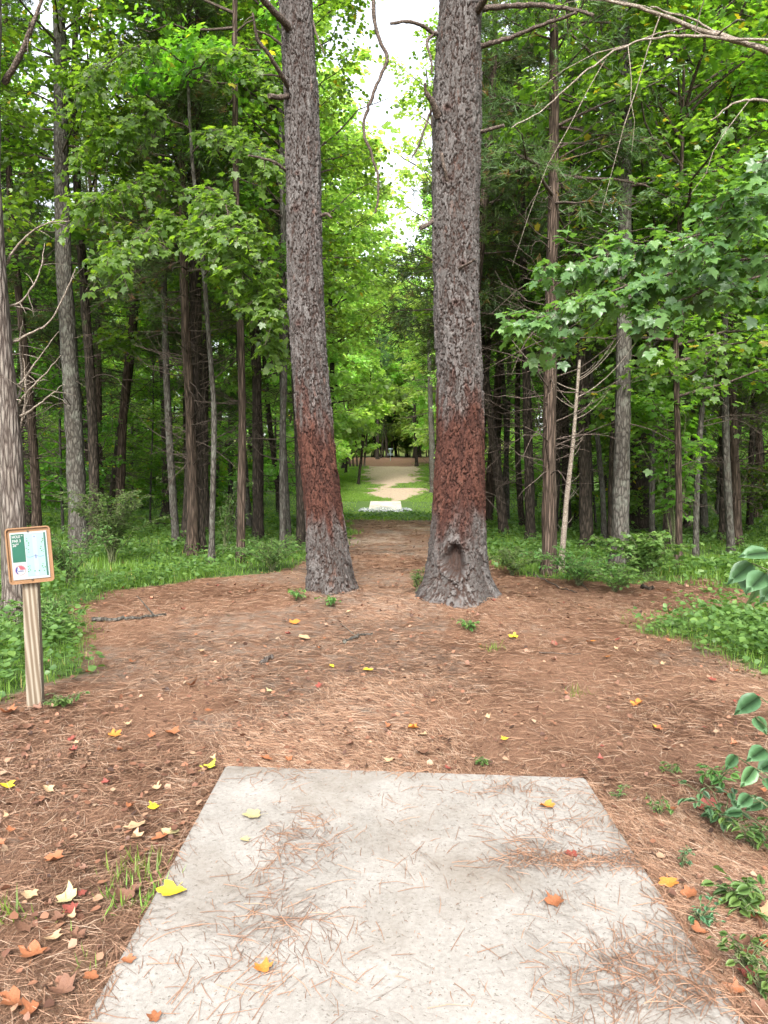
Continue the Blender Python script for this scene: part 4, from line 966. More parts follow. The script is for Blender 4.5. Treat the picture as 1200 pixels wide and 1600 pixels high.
# ------------------------------------------------------------------ ground cover
BL = (A_([[-.035, 0, 0], [.035, 0, 0], [-.03, .5, .06], [.03, .5, .06], [0, 1, .3]]), np.array([[0, 1, 3], [0, 3, 2], [2, 3, 4]]))
def grass_cloud(n, y0, y1, half, hmin, hmax, seed, wscale=.3, dens=1.0):
    r_ = R(seed); y = np.exp(r_.uniform(np.log(y0), np.log(y1), n)); x = r_.uniform(-half, half, n) * y
    g = masks(x, y)[0]; cl = fbm(x * 1.1, y * 1.1, 15)
    shade = np.where(y < 26, np.clip((cl - .3) * 3, .25, 1), 1)
    k = (r_.random(n) < g * shade * dens) & (~in_pad(x, y, .02)) & ~((np.abs(x) < 1.6) & (y > 38.3) & (y < 44.2))
    x, y = x[k], y[k]; n = len(x)
    az = r_.uniform(0, 2 * pi, n); lean = r_.uniform(.25, 1.1, n)
    tip = np.stack([np.cos(az) * lean, np.sin(az) * lean, np.ones(n)], 1); nr = np.stack([np.cos(az), np.sin(az), -lean], 1)
    sz = r_.uniform(hmin, hmax, n) * (.6 + .8 * fbm(x * .9, y * .9, 25))
    return x, y, tip, -nr, sz, r_
x, y, tip, nr, sz, r_ = grass_cloud(360000, 4.2, 48, .62, .045, .14, 31)
sz = np.where(y > 24, sz * .75, np.where(y < 9, sz * .7, sz))
V, F = place(BL, np.stack([x, y, hgt(x, y) - .005], 1), tip, nr, sz)
wid = np.clip(y / 7, 1, 4)
V = V.reshape(-1, 5, 3); c = V.mean(1, keepdims=True); mid = (V[:, 0:1] + V[:, 1:2]) / 2
V[:, 0:2] = mid + (V[:, 0:2] - mid) * wid[:, None, None]; mid = (V[:, 2:3] + V[:, 3:4]) / 2; V[:, 2:4] = mid + (V[:, 2:4] - mid) * wid[:, None, None]
tint = np.clip(r_.normal(.45, .2, len(x)) + (y > 24) * .5, 0, .97); tint = np.where(r_.random(len(x)) < .02, 1, tint)  # blades beyond the brown path tinted brighter, glade light put into the colour
ac = Acc(); ac.add(V.reshape(-1, 3), None, F, np.repeat(tint, 5))
x, y, tip, nr, sz, r_ = grass_cloud(90000, 44, 92, .09, .06, .14, 34)
V, F = place(BL, np.stack([x, y, hgt(x, y) - .005], 1), tip, nr, sz * np.minimum(1, .5 + (np.abs(x - .7)) * .12)); V = V.reshape(-1, 5, 3); m2 = V.mean(1, keepdims=True)
V[:, :4, :2] = m2[:, :, :2] + (V[:, :4, :2] - m2[:, :, :2]) * 4
ac.add(V.reshape(-1, 3), None, F, np.repeat(np.clip(r_.normal(.75, .15, len(x)), 0, .97), 5))  # fairway blades likewise carry the open light in their brighter tint
tag(link('grass', ac.mesh('grass', M['grass'])), 'green grass covering the woodland floor', 'grass', kind='stuff')
# low broad-leaved weeds
x, y, tip, nr, sz, r_ = grass_cloud(150000, 4.3, 30, .62, .02, .05, 32)
k = fbm(x * .8, y * .8, 99) > np.where(y < 10, .3, .42); x, y, sz = x[k], y[k], sz[k]; n = len(x)
zz = hgt(x, y) + r_.uniform(.02, .20, n) * (.4 + fbm(x * 2, y * 2, 98)) * 1.2
tip = norm(r_.normal(size=(n, 3)) * A_([1, 1, .25])); nr = norm(r_.normal(0, .4, (n, 3)) + A_([0, 0, 1]))
V, F = place(LEAF_FAR, np.stack([x, y, zz], 1), tip, nr, sz * (1 + y / 14)); ac = Acc(); ac.add(V, None, F, np.repeat(np.clip(r_.normal(.45, .25, n), 0, .96), 6))
tag(link('ground_cover', ac.mesh('ground_cover', M['weed'])), 'low broad leaved weeds mixed through the forest floor grass', 'ground cover', kind='stuff')
# brown leaf litter flakes (too many to count)
r_ = R(33); n = 11000; y = np.exp(r_.uniform(np.log(1.2), np.log(24), n)); x = r_.uniform(-.62, .62, n) * y
g, _, _, _, so_ = masks(x, y); litp = .25 + .5 * sstep(.5, .65, fbm(x * .5, y * .5, 201)) + .5 * sstep(2, 4, np.abs(x)) * sstep(5, 8, y)
k = (~in_pad(x, y, .02)) & (r_.random(n) < litp) & (r_.random(n) > g * .8); x, y = x[k], y[k]; n = len(x)
tip = norm(r_.normal(size=(n, 3)) * A_([1, 1, .3])); nr = norm(r_.normal(0, .35, (n, 3)) + A_([0, 0, 1]))
V, F = place(LEAF_FAR, np.stack([x, y, hgt(x, y) + r_.uniform(.012, .03, n)], 1), tip, nr, r_.uniform(.010, .038, n) * (1 + .02 * y))
ac = Acc(); ac.add(V, None, F, np.repeat(r_.random(n), 6))
M['litter'] = straw_mat('leaf litter', [(0, (.03, .015, .010)), (.35, (.09, .038, .022)), (.7, (.17, .075, .042)), (.93, (.20, .115, .07)), (1, (.24, .17, .11))])
tag(link('leaf_litter', ac.mesh('leaf_litter', M['litter'])), 'broken brown leaf flakes mixed into the pine straw', 'leaf litter', kind='stuff')

# ------------------------------------------------------------------ fallen leaves, one object each
def leaf_mat(name, c1, c2, vein):
    m, t, out = newmat(name); b = NB(t)
    n = b.noise(b.coord(), 26, 5, .65); c = b.mix(b.ramp(n, [(.38, (0, 0, 0)), (.62, (1, 1, 1))]), c1, c2)
    c = b.mix(b.ramp(b.noise(b.coord(), 90, 2, .5), [(.3, (1, 1, 1)), (.36, (0, 0, 0))]), c, vein)
    p = b.bsdf(c, .6, b.bump(n, .3, .003), .3); b.l(p, out.inputs[0]); return m
LM = {'yellow': leaf_mat('yellow leaf', (0.4558, 0.2913, 0.0123), (0.5069, 0.3802, 0.0255), (0.2851, 0.1390, 0.0123)), 'cream': leaf_mat('cream leaf', (0.2676, 0.2160, 0.0948), (0.3108, 0.2676, 0.1470), (0.1728, 0.1122, 0.0432)),
      'orange': leaf_mat('orange leaf', (0.324, 0.086, 0.018), (0.418, 0.173, 0.029), (0.158, 0.043, 0.014)), 'rust': leaf_mat('rust leaf', (0.1590, 0.0519, 0.0213), (0.2202, 0.0859, 0.0365), (0.0731, 0.0247, 0.0119)),
      'tan': leaf_mat('tan leaf', (0.274, 0.173, 0.094), (0.331, 0.223, 0.130), (0.144, 0.072, 0.036)), 'brown': leaf_mat('brown leaf', (0.086, 0.040, 0.025), (0.144, 0.072, 0.043), (0.043, 0.022, 0.014)),
      'lime': leaf_mat('lime leaf', (0.360, 0.396, 0.029), (0.446, 0.446, 0.043), (0.216, 0.216, 0.022)), 'red': leaf_mat('dark red leaf', (0.115, 0.025, 0.018), (0.173, 0.043, 0.029), (0.058, 0.014, 0.014))}
def leaf_mesh(seed, curl):
    r_ = R(seed); base = np.array(_st) * [1, 1]; base = base * (1 + r_.normal(0, .07, base.shape))
    # two rings for a curled blade
    C = A_([0, .36]); rings = [C + (base - C) * f for f in (.4, .72, 1.0)]
    P2 = np.concatenate([[C]] + rings); n = len(base)
    rr2 = np.hypot(P2[:, 0], P2[:, 1] - .36); th = np.arctan2(P2[:, 1] - .36, P2[:, 0])
    a1, a2, p1 = r_.uniform(.3, 1) * curl, r_.uniform(-.6, .6) * curl, r_.uniform(0, 6)
    z = a1 * rr2 ** 2 * (1 + .7 * np.cos(2 * th + p1)) * .8 + a2 * rr2 * P2[:, 0] * .6 + r_.normal(0, .015, len(P2)) + .05 * np.abs(P2[:, 0])
    V = np.column_stack([P2 - C, z - z.min()])
    V = np.vstack([V, [[-.012, -.36, z[1] * .5], [.012, -.36, z[1] * .5], [0.01, -.85, .03], [-.01, -.85, .03]]])
    T = [[0, i + 1, (i + 1) % n + 1] for i in range(n)]; Q_ = []
    for k in (0, 1):
        a = 1 + k * n; b_ = a + n
        Q_ += [[a + i, b_ + i, b_ + (i + 1) % n, a + (i + 1) % n] for i in range(n)]
    Q_.append([3 * n + 1, 3 * n + 2, 3 * n + 3, 3 * n + 4])
    return V, Q_, T
LME = {}
def fallen(px, py, w, col, label, seed, curl=.8, group=None, rotz=None, pos=None, onpad=None):
    r_ = R(seed)
    if pos is None:
        p = onz(px, py, PZ0); op = bool(in_pad(p[0], p[1], -.005))
        if not op: p = G(px, py)
        size = w / FPX * p[1] * 1.0
    else: p = A_(pos); size = w; op = False
    key = (col, seed % 12, round(curl, 1))
    if key not in LME:
        V, Q_, T = leaf_mesh(seed % 12, curl); LME[key] = mesh_np('fallen_leaf', V, Q_, T, None, True, [LM[col]])
    o = link('fallen_leaf', LME[key]); s = size * .84; o.scale = (s, s, s)
    o.location = (p[0], p[1], (PZ0 + .006) if op else float(hgt(p[0], p[1])) + .02)
    o.rotation_euler = (r_.normal(0, .15 if not op else .05), r_.normal(0, .15 if not op else .05), r_.uniform(0, 6.28) if rotz is None else rotz)
    tag(o, label, 'leaf', group); return o
FL = [(325, 1205, 28, 'lime', 'yellow green leaf on the straw beyond the far left pad corner'), (10, 1235, 26, 'yellow', 'yellow leaf at the left edge below the sign post'),
 (240, 1268, 20, 'yellow', 'small yellow leaf left of the pad above the cream one'), (266, 1309, 30, 'cream', 'cream leaf touching the left pad edge halfway'), (212, 1298, 36, 'tan', 'tan leaf left of the cream leaf by the pad'),
 (394, 1276, 36, 'cream', 'pale yellow curled leaf on the far left part of the pad'), (383, 1314, 18, 'cream', 'small faded leaf on the pad below the pale curled one'), (268, 1398, 48, 'yellow', 'bright yellow lobed leaf on the left rim of the pad'),
 (105, 1413, 38, 'cream', 'large cream leaf on bare soil at lower left'), (411, 1516, 34, 'orange', 'orange leaf lying on the lower left of the pad'), (52, 1499, 42, 'rust', 'broad rust leaf near the bottom left corner'),
 (18, 1578, 48, 'rust', 'large rust leaf in the very bottom left corner'), (85, 1350, 32, 'rust', 'red brown leaf on soil above the cream leaf'), (82, 1476, 32, 'tan', 'tan leaf just above the broad rust leaf'),
 (855, 1262, 28, 'orange', 'orange lobed leaf on needles at the far right of the pad'), (867, 1412, 34, 'rust', 'rust coloured leaf alone on the right half of the pad'), (893, 1337, 24, 'red', 'small dark red leaf on the needle drift of the pad'),
 (1045, 1388, 32, 'orange', 'orange leaf off the right edge of the pad'), (1078, 1406, 30, 'rust', 'rust leaf just right of the orange one off the pad'), (997, 1104, 22, 'orange', 'orange leaf alone on the straw at right'), (645, 1143, 22, 'orange', 'orange brown leaf on straw beyond the pad centre'),
 (789, 1160, 14, 'yellow', 'small yellow leaf on bare soil beyond the pad'), (575, 1051, 18, 'yellow', 'bright yellow leaf in the middle of the clearing'), (518, 1045, 11, 'yellow', 'tiny yellow leaf left of the bright one in mid clearing'), (421, 1084, 12, 'cream', 'tiny cream leaf left of the clearing centre'),
 (802, 999, 17, 'yellow', 'yellow leaf on the straw right of the thickest pine'), (1025, 1141, 12, 'yellow', 'tiny yellow leaf at the right of the clearing'), (200, 1504, 24, 'rust', 'small rust leaf on the lower left rim of the pad'), (241, 1593, 28, 'rust', 'rust leaf at the bottom edge on the pad'),
 (950, 1030, 18, 'orange', 'curled orange leaf in the right of the clearing'), (923, 1006, 16, 'orange', 'orange leaf behind the curled one at right'), (1105, 1271, 40, 'red', 'reddish leaf among the green plants at right'), (1188, 1437, 40, 'tan', 'tan leaf at the right edge by the round leaved plant'),
 (268, 1151, 28, 'rust', 'rust leaf on the straw between sign post and pad'), (180, 1153, 24, 'orange', 'orange leaf on the straw right of the sign post foot'), (660, 1182, 30, 'brown', 'brown leaf just beyond the pad front edge'), (298, 1214, 22, 'brown', 'brown leaf beside the yellow green one'),
 (15, 1118, 26, 'rust', 'rust leaf by the grass left of the sign post'), (195, 1410, 40, 'brown', 'rust leaf under the grass tuft left of the pad'), (100, 1556, 44, 'brown', 'dark brown leaf near the bottom left'), (416, 1191, 20, 'rust', 'small rust leaf behind the far left pad edge'),
 (475, 1000, 24, 'tan', 'tan leaf on straw below the left big pine'), (460, 975, 18, 'orange', 'orange leaf under the left big pine'), (540, 905, 14, 'orange', 'orange leaf right beside the left big pine foot'), (300, 1075, 18, 'rust', 'rust leaf in the left of the clearing'), (1150, 1560, 34, 'rust', 'rust leaf in the bottom right corner'),
 (1060, 1520, 0, 'tan', '')]
for i, (px, py, w_, c_, lab) in enumerate(FL):
    if w_: fallen(px, py, w_, c_, lab, 900 + i * 7, {'rust': 1.1, 'brown': 1.3}.get(c_, .7))
r_ = R(44); cnt = 0
while cnt < 230:
    y = math.exp(r_.uniform(math.log(1.3), math.log(13))); x = r_.uniform(-.56, .56) * y
    if in_pad(np.array(x), np.array(y), .05) or masks(x, y)[0] > .7 or (abs(x) < 1.3 * (y / 6) and y < 7 and r_.random() < .6): continue
    fallen(0, 0, r_.uniform(.028, .066), ['rust', 'brown', 'brown', 'tan', 'brown', 'red', 'rust'][int(r_.integers(7))],
           'dry curled brown leaf among the many strewn over the pine straw', 2000 + cnt, 1.2, 'dry leaves strewn over the pine straw', None, (x, y, 0)); cnt += 1

# ------------------------------------------------------------------ plants
def leafy(name, base, n_stem, h, spread, nl, lsize, tmpl, mat, seed, label, cat='plant', group=None, flat=.35, stems_out=None):
    r_ = R(seed); root = link(name, None, loc=base); tag(root, label, cat, group)
    s = np.linspace(0, 1, 7); a = r_.uniform(0, 2 * pi, n_stem); rad = spread * r_.uniform(.3, 1, n_stem); hh = h * r_.uniform(.55, 1.05, n_stem)
    E = np.stack([np.cos(a) * rad, np.sin(a) * rad, hh], 1)
    if stems_out is not None: E = A_(stems_out) ; n_stem = len(E)
    B = E[:, None] * A_([1, 1, 0]) * (s ** 1.3)[None, :, None] + E[:, None] * A_([0, 0, 1]) * np.sin(s * pi / 2)[None, :, None] + r_.normal(0, .02 * h, (n_stem, 7, 3)) * s[None, :, None]
    B[:, 0] = 0; B[:, 0, :2] += r_.normal(0, .02, (n_stem, 2)); B[:, 0, 2] = -.03
    br, cr = Acc(), Acc(); thick = .0025 + .004 * h
    V, Q = tubes(B, thick * (1 - .6 * s)[None] * np.ones((n_stem, 1)), 5); br.add(V, Q)
    N = n_stem * nl; bi = np.repeat(np.arange(n_stem), nl); u = r_.uniform(.25, 1, N) * 6; i0 = np.clip(u.astype(int), 0, 5); fr = (u - i0)[:, None]
    st = B[bi, i0] * (1 - fr) + B[bi, i0 + 1] * fr; az = r_.uniform(0, 2 * pi, N)
    side = np.stack([np.cos(az), np.sin(az), r_.uniform(-.1, .5, N)], 1); pl = (lsize * .5 + .06 * h * r_.random(N))[:, None]; e = st + side * pl
    V, Q = tubes(np.stack([st, (st + e) / 2 + [0, 0, .003], e], 1), np.full((N, 3), .0012 + .0008 * h), 3); br.add(V, Q)
    tip = norm(side * A_([1, 1, .2]) + r_.normal(0, .25, (N, 3)) - A_([0, 0, flat])); nr = norm(r_.normal(0, .3, (N, 3)) + A_([0, 0, 1]))
    V, F = place(tmpl, e, tip, nr, lsize * r_.uniform(.5, 1.15, N)); cr.add(V, None, F, np.repeat(np.clip(r_.normal(.5, .25, N), 0, .96), len(tmpl[0])))
    link('stems', br.mesh('stems', M['stem'], True), root); link('leaves', cr.mesh('leaves', M[mat], tmpl is LEAF_OVAL), root)
    return root
def gb(px, py): return G(px, py)
leafy('shrub', gb(175, 885), 34, 1.15, .85, 60, .055, LEAF_OVAL, 'weed', 601, 'leafy green shrub at the foot of the grey oak', 'shrub')
leafy('shrub', gb(110, 915), 24, .7, .7, 46, .05, LEAF_OVAL, 'weed', 602, 'darker low shrub just right of the sign board', 'shrub')
leafy('shrub', gb(425, 893), 22, .45, .75, 40, .055, LEAF_OVAL, 'weed', 603, 'low leafy clump at the left side of the left big pine', 'shrub')
leafy('sapling', gb(350, 868), 7, 1.3, .45, 24, .08, LEAF_OVAL, 'weed', 604, 'small sapling with pale leaves right of the twin cedar trunks', 'sapling')
leafy('shrub', gb(905, 915), 26, .45, .8, 40, .05, LEAF_OVAL, 'weed', 605, 'low weedy clump between shaggy cedar and mottled oak', 'shrub')
leafy('shrub', gb(1010, 905), 22, .6, .7, 38, .07, LEAF_STAR, 'weed', 606, 'maple seedling clump right of the mottled oak foot', 'shrub')
leafy('shrub', gb(800, 900), 20, .35, .6, 36, .05, LEAF_OVAL, 'weed', 607, 'low weeds right behind the thickest pine', 'shrub')
leafy('shrub', gb(960, 925), 22, .3, .6, 36, .045, LEAF_FAR, 'weed', 608, 'low feathery weeds where the straw ends at right', 'shrub')
leafy('sapling', gb(1055, 880), 8, 2.6, .9, 46, .12, LEAF_STAR, 'maple', 609, 'tall maple sapling with dark layered leaves at mid right', 'sapling')
leafy('weed', gb(652, 925), 9, .28, .12, 26, .03, LEAF_OVAL, 'weed', 610, 'grey green weed against the left root of the thickest pine', 'weed')
leafy('weed', gb(733, 985), 6, .1, .12, 8, .05, LEAF_OVAL, 'weed', 611, 'small dark seedling on straw below the thickest pine', 'weed')
leafy('weed', gb(755, 1198), 5, .05, .05, 4, .035, LEAF_OVAL, 'weed', 612, 'tiny green sprout just beyond the pad front edge', 'weed')
leafy('weed', gb(463, 938), 6, .13, .16, 10, .05, LEAF_OVAL, 'weed', 613, 'green seedling left of the left big pine foot', 'weed')
leafy('weed', gb(515, 948), 6, .10, .14, 8, .05, LEAF_OVAL, 'weed', 614, 'green seedling right in front of the left big pine', 'weed')
leafy('weed', gb(75, 1000), 16, .30, .5, 16, .075, LEAF_OVAL, 'weed', 615, 'broad leaved weeds behind the sign post', 'weed')
leafy('weed', gb(100, 1105), 12, .08, .16, 9, .035, LEAF_OVAL, 'weed', 616, 'small bright weed at the foot of the sign post', 'weed')
for i, (px, py, n_, h_, sp, ls, lab) in enumerate([(1130, 1290, 10, .16, .2, .055, 'round leaved plant spreading at the right of the pad'), (1180, 1330, 9, .14, .18, .05, 'green plant at the right edge above the tan leaf'),
     (1155, 1425, 8, .09, .12, .06, 'bright round leaved plant at the right edge low down'), (1065, 1360, 5, .09, .05, .02, 'narrow upright weed close to the right pad edge'), (965, 1250, 5, .08, .06, .02, 'tiny weed off the far right pad corner'),
     (1030, 1275, 6, .07, .07, .025, 'sprig between the far right pad corner and the round leaved plant'), (1000, 1460, 0, 0, 0, 0, ''), (1165, 1520, 9, .12, .1, .03, 'leafy weed in the lower right corner'), (1050, 1210, 4, .05, .05, .035, 'two leaf sprout right of the far right pad corner'),
     (1095, 1445, 7, .08, .08, .028, 'small weed halfway along the right pad edge'), (1120, 1235, 8, .15, .15, .05, 'heart leaved weed above the round leaved plant'), (1190, 1560, 8, .12, .1, .035, 'leafy weed at the bottom right edge')]):
    if n_: leafy('weed', gb(px, py), n_, h_, sp, 6, ls * .85, LEAF_OVAL, 'weed' if i % 3 else 'bigleaf', 620 + i, lab, 'weed')
# broad-leaved shrub leaning in at the right edge
def broad(px_list, rootpx, Y, seed, label, ls):
    r_ = R(seed); b0 = G(*rootpx); root = link('broadleaf_shrub', None, loc=b0); tag(root, label, 'shrub')
    br, cr = Acc(), Acc()
    for px, py, s_ in px_list:
        e = P(px, py, Y + r_.normal(0, .12)) - b0; s = np.linspace(0, 1, 9)[:, None]
        B = e * A_([1, 1, 0]) * s ** 1.4 + e * A_([0, 0, 1]) * np.sin(s * pi / 2); V, Q = tubes(B, np.linspace(.006, .0025, 9), 6); br.add(V, Q)
        tip = norm(A_([[-.6 + r_.normal() * .6, -.3 + r_.normal() * .4, -.45 + r_.normal() * .25]])); nr = norm(A_([[r_.normal() * .3, -.7, 1.0]]))
        V, F = place(LEAF_OVAL, e[None], tip, nr, .8 * s_ / FPX * Y); cr.add(V, None, F, r_.random() * .9)
    link('stems', br.mesh('stems', M['stem'], True), root); link('leaves', cr.mesh('leaves', M['bigleaf'], True), root)
broad([(1175, 880, 62), (1200, 862, 60), (1196, 895, 64), (1185, 915, 56), (1215, 905, 66), (1160, 890, 50), (1225, 880, 60)], (1330, 1400), 2.7, 701, 'shrub with large blue green leaves entering at the right edge', .1)
broad([(1186, 1088, 56), (1200, 1112, 60), (1180, 1120, 40), (1215, 1100, 60), (1195, 1170, 50), (1180, 1200, 44), (1150, 1180, 36), (1200, 1215, 46), (1172, 1243, 40), (1195, 1250, 44), (1210, 1190, 50), (1160, 1268, 36)], (1290, 1420), 2.9, 702, 'dark leaved shrub at the right edge beside the clearing', .1)

# grass tufts in the foreground
def tuft(base, n, h, seed, label):
    r_ = R(seed); az = r_.uniform(0, 6.28, n); ln = r_.uniform(.5, 2.4, n); tip = np.stack([np.cos(az) * ln, np.sin(az) * ln, np.ones(n)], 1)
    nr = -np.stack([np.cos(az), np.sin(az), -ln], 1); pos = np.stack([r_.normal(0, .05, n), r_.normal(0, .05, n), np.zeros(n)], 1)
    V, F = place(BL, pos, tip, nr, h * r_.uniform(.5, 1.2, n)); ac = Acc(); ac.add(V, None, F, np.repeat(np.clip(r_.normal(.55, .2, n), 0, .96), 5))
    tag(link('grass_tuft', ac.mesh('grass_tuft', M['grass']), None, base), label, 'grass tuft')
tuft(gb(212, 1368), 60, .085, 801, 'grass tuft against the left edge of the pad'); tuft(gb(208, 1410), 50, .09, 802, 'lower grass tuft just below the bigger one by the pad')
tuft(gb(900, 1085), 30, .07, 803, 'faint grass tuft alone on the straw at right'); tuft(gb(770, 1015), 40, .07, 804, 'thin grass tuft on straw right of the path'); tuft(gb(150, 1515), 20, .05, 805, 'tiny grass tuft near the lower left pad edge')
tuft(gb(2, 1440), 30, .1, 806, 'grass tuft at the left edge beside the large cream leaf'); tuft(gb(515, 905), 20, .08, 807, 'short grass tuft just right of the left big pine')

# sticks and logs
def stick(pts, r0, r1, label, seed, mat='bark_grey', name='stick', cat='stick', tw=0, lift=.02):
    W = A_([G(px, py) for px, py in pts]); W[:, 2] += lift; b0 = W[0].copy(); r_ = R(seed); k = len(W); t = np.linspace(0, k - 1, (k - 1) * 5 + 1)
    Pt = np.stack([np.interp(t, range(k), W[:, d]) for d in range(3)], 1) - b0; Pt += r_.normal(0, r0 * .5, Pt.shape)
    ac = Acc(); V, Q = tubes(Pt, np.linspace(r0, r1, len(Pt)) * (1 + r_.normal(0, .1, len(Pt))), 8); ac.add(V, Q)
    for e, sl, fl in ((Pt[0], slice(0, 8), 1), (Pt[-1], slice(len(V) - 8, len(V)), 0)): ac.add([e, *V[sl]], None, [[0, i + 1, (i + 1) % 8 + 1] for i in range(8)])
    for _ in range(tw):
        i = int(r_.integers(2, len(Pt) - 2)); d = norm(r_.normal(size=3) * A_([1, 1, .3]) + A_([0, 0, .2])); l = r_.uniform(.1, .3)
        V, Q = tubes(Pt[i] + d * np.linspace(0, l, 5)[:, None], np.linspace(r1 * .8, r1 * .3, 5), 5); ac.add(V, Q)
    tag(link(name, ac.mesh(name, M[mat], True), None, b0), label, cat)
stick([(142, 972), (180, 971), (215, 968), (260, 962)], .022, .012, 'grey dead stick lying at the left rim of the clearing', 1, tw=2)
stick([(242, 826), (280, 822), (330, 828)], .06, .03, 'fallen log on the shaded ground behind the twin cedars', 2, 'bark_dark', 'fallen_log', 'log', 3, .06)
stick([(536, 1006), (550, 1000), (566, 996), (582, 994)], .016, .006, 'short forked stick in the middle of the clearing', 3, tw=2)
stick([(818, 893), (850, 908), (880, 922), (902, 928)], .012, .006, 'thin dark twig at the edge of the weeds right of the big pines', 4, 'twig_dark')
stick([(880, 890), (900, 905), (920, 925)], .008, .005, 'pale thin twig leaning through the weeds', 5)
stick([(1002, 920), (1020, 923)], .03, .02, 'short dark piece of wood by the weeds at right', 6, 'bark_dark')
stick([(842, 1023), (880, 1025), (908, 1025)], .005, .003, 'long thin brown twig on the straw at right', 7, 'twig_dark')
stick([(240, 762 + 58), (250, 800), (262, 790)], .02, .01, 'broken branch propped against the fallen log', 8, 'twig_dark')
stick([(408, 1038), (425, 1032)], .02, .014, 'grey bark chip on the straw left of centre', 9, 'bark_pale', 'bark_chip', 'bark chip')

# bare pale branch crossing the upper right corner
b0 = A_([6.6, 7.0, float(hgt(6.6, 7.0))]); dt = link('dead_tree', None, loc=b0); tag(dt, 'dead tree beyond the right edge whose pale bare branches cross the top right', 'dead tree')
V, Q, _, _ = trunk_mesh(A_([[0, 0, -.05], [0, 0, 3], [.1, 0, 5.6], [.2, 0, 9]]), np.array([.14, .12, .1, .05]), 5, 'bark_pale'); ac = Acc(); ac.add(V, Q); link('trunk', ac.mesh('trunk', M['bark_pale'], True), dt)
limb(dt, b0, [(1560, 200, 7), (1320, 120, 6.8), (1200, 80, 6.6), (1160, 66, 6.6), (1080, 42, 6.5), (1010, 15, 6.4), (940, -2, 6.3)], .035, .010, 31, 'branch', 'twig_pale', 6)
limb(dt, b0, [(1400, 140, 6.9), (1150, 62, 6.6), (1080, 30, 6.55), (1015, 10, 6.5)], .014, .007, 32, 'branch', 'twig_pale', 4)
limb(dt, b0, [(1500, 130, 6.9), (1260, 70, 6.6), (1100, 58, 6.5), (1030, 58, 6.4), (960, 80, 6.4), (900, 125, 6.3), (850, 170, 6.3), (800, 198, 6.2)], .014, .004, 33, 'branch', 'twig_pale', 5)
limb(dt, b0, [(1560, 300, 6.9), (1300, 180, 6.4), (1200, 158, 6.3), (1150, 160, 6.2), (1108, 190, 6.2)], .018, .005, 34, 'branch', 'twig_pale', 1)
limb(dt, b0, [(1560, 420, 6.9), (1300, 330, 6.4), (1200, 340, 6.3), (1150, 342, 6.2), (1108, 340, 6.2)], .014, .004, 35, 'branch', 'twig_pale', 1)

# ------------------------------------------------------------------ sign
M['post'] = None
m, t, out = newmat('weathered post timber'); b = NB(t)
wv = b.n("ShaderNodeTexWave", wave_type='BANDS', bands_direction='DIAGONAL'); wv.inputs['Scale'].default_value = 1.6; wv.inputs['Distortion'].default_value = 2.6; wv.inputs['Detail'].default_value = 2; wv.inputs['Detail Scale'].default_value = 1.1
b.l(b.coord((13, 13, .9)), wv.inputs['Vector'])
c = b.ramp(wv.outputs['Fac'], [(.0, (0.0719, 0.0521, 0.0341)), (.5, (0.1221, 0.0973, 0.0682)), (.85, (0.1798, 0.1544, 0.1184)), (1, (0.2015, 0.1798, 0.1438))])
c = b.mix(b.math('MULTIPLY', b.noise(b.coord((60, 60, 3)), 2, 4), .5), c, (0.0936, 0.0719, 0.0502))
b.l(b.bsdf(c, .85, b.bump(wv.outputs['Fac'], .25, .003), .2), out.inputs[0]); M['post'] = m
S = {'tray': simple('orange tan plastic tray', (0.1500, 0.0800, 0.0360), .55, .08, 12), 'white': simple('white printed sheet', (0.1984, 0.2034, 0.1984), .35, .03, 8), 'green': simple('green print', (0.0025, 0.0533, 0.0316), .4, .12, 8),
     'map': simple('pale blue map print', (.135, .215, .225), .4, .05, 10), 'fair': simple('fairway print', (.155, .19, .27), .4, .03, 10), 'leafg': simple('map tree print', (0.0533, 0.1159, 0.0484), .4, .2, 40), 'line': simple('map line print', (.06, .08, .12), .4, .05), 'blue': simple('blue print', (0.0124, 0.0192, 0.0967), .4, .1), 'pink': simple('pink print', (0.1984, 0.0384, 0.0484), .4, .1), 'letter': simple('white lettering', (0.2058, 0.2127, 0.2058), .4, .02), 'bolt': simple('dull steel bolt', (0.0608, 0.0484, 0.0384), .4, .2, 60, .5, .8),
     'teal': simple('dark teal print', (0.0143, 0.0626, 0.0484), .4, .1)}
import bmesh
def rrect(w_, h_, r_, n=5):
    pts = []
    for cx_, cy_, a0 in ((w_ / 2 - r_, h_ / 2 - r_, 0), (-w_ / 2 + r_, h_ / 2 - r_, 90), (-w_ / 2 + r_, -h_ / 2 + r_, 180), (w_ / 2 - r_, -h_ / 2 + r_, 270)):
        for i in range(n + 1): a = radians(a0 + 90 * i / n); pts.append((cx_ + r_ * cos(a), cy_ + r_ * sin(a)))
    return pts
def prism(name, outline, z0, z1, mat, parent):
    bm = bmesh.new(); lo = [bm.verts.new((x_, y_, z0)) for x_, y_ in outline]; hi = [bm.verts.new((x_, y_, z1)) for x_, y_ in outline]
    bm.faces.new(hi); bm.faces.new(lo[::-1]); n = len(lo)
    for i in range(n): bm.faces.new([lo[i], lo[(i + 1) % n], hi[(i + 1) % n], hi[i]])
    me = bpy.data.meshes.new(name); bm.to_mesh(me); bm.free(); me.materials.append(mat); return link(name, me, parent)
def multi(name, outlines, z0, z1, mat, parent):
    bm = bmesh.new()
    for ol in outlines:
        lo = [bm.verts.new((x_, y_, z0)) for x_, y_ in ol]; hi = [bm.verts.new((x_, y_, z1)) for x_, y_ in ol]; bm.faces.new(hi); n = len(lo)
        for i in range(n): bm.faces.new([lo[i], lo[(i + 1) % n], hi[(i + 1) % n], hi[i]])
    me = bpy.data.meshes.new(name); bm.to_mesh(me); bm.free(); me.materials.append(mat); return link(name, me, parent)
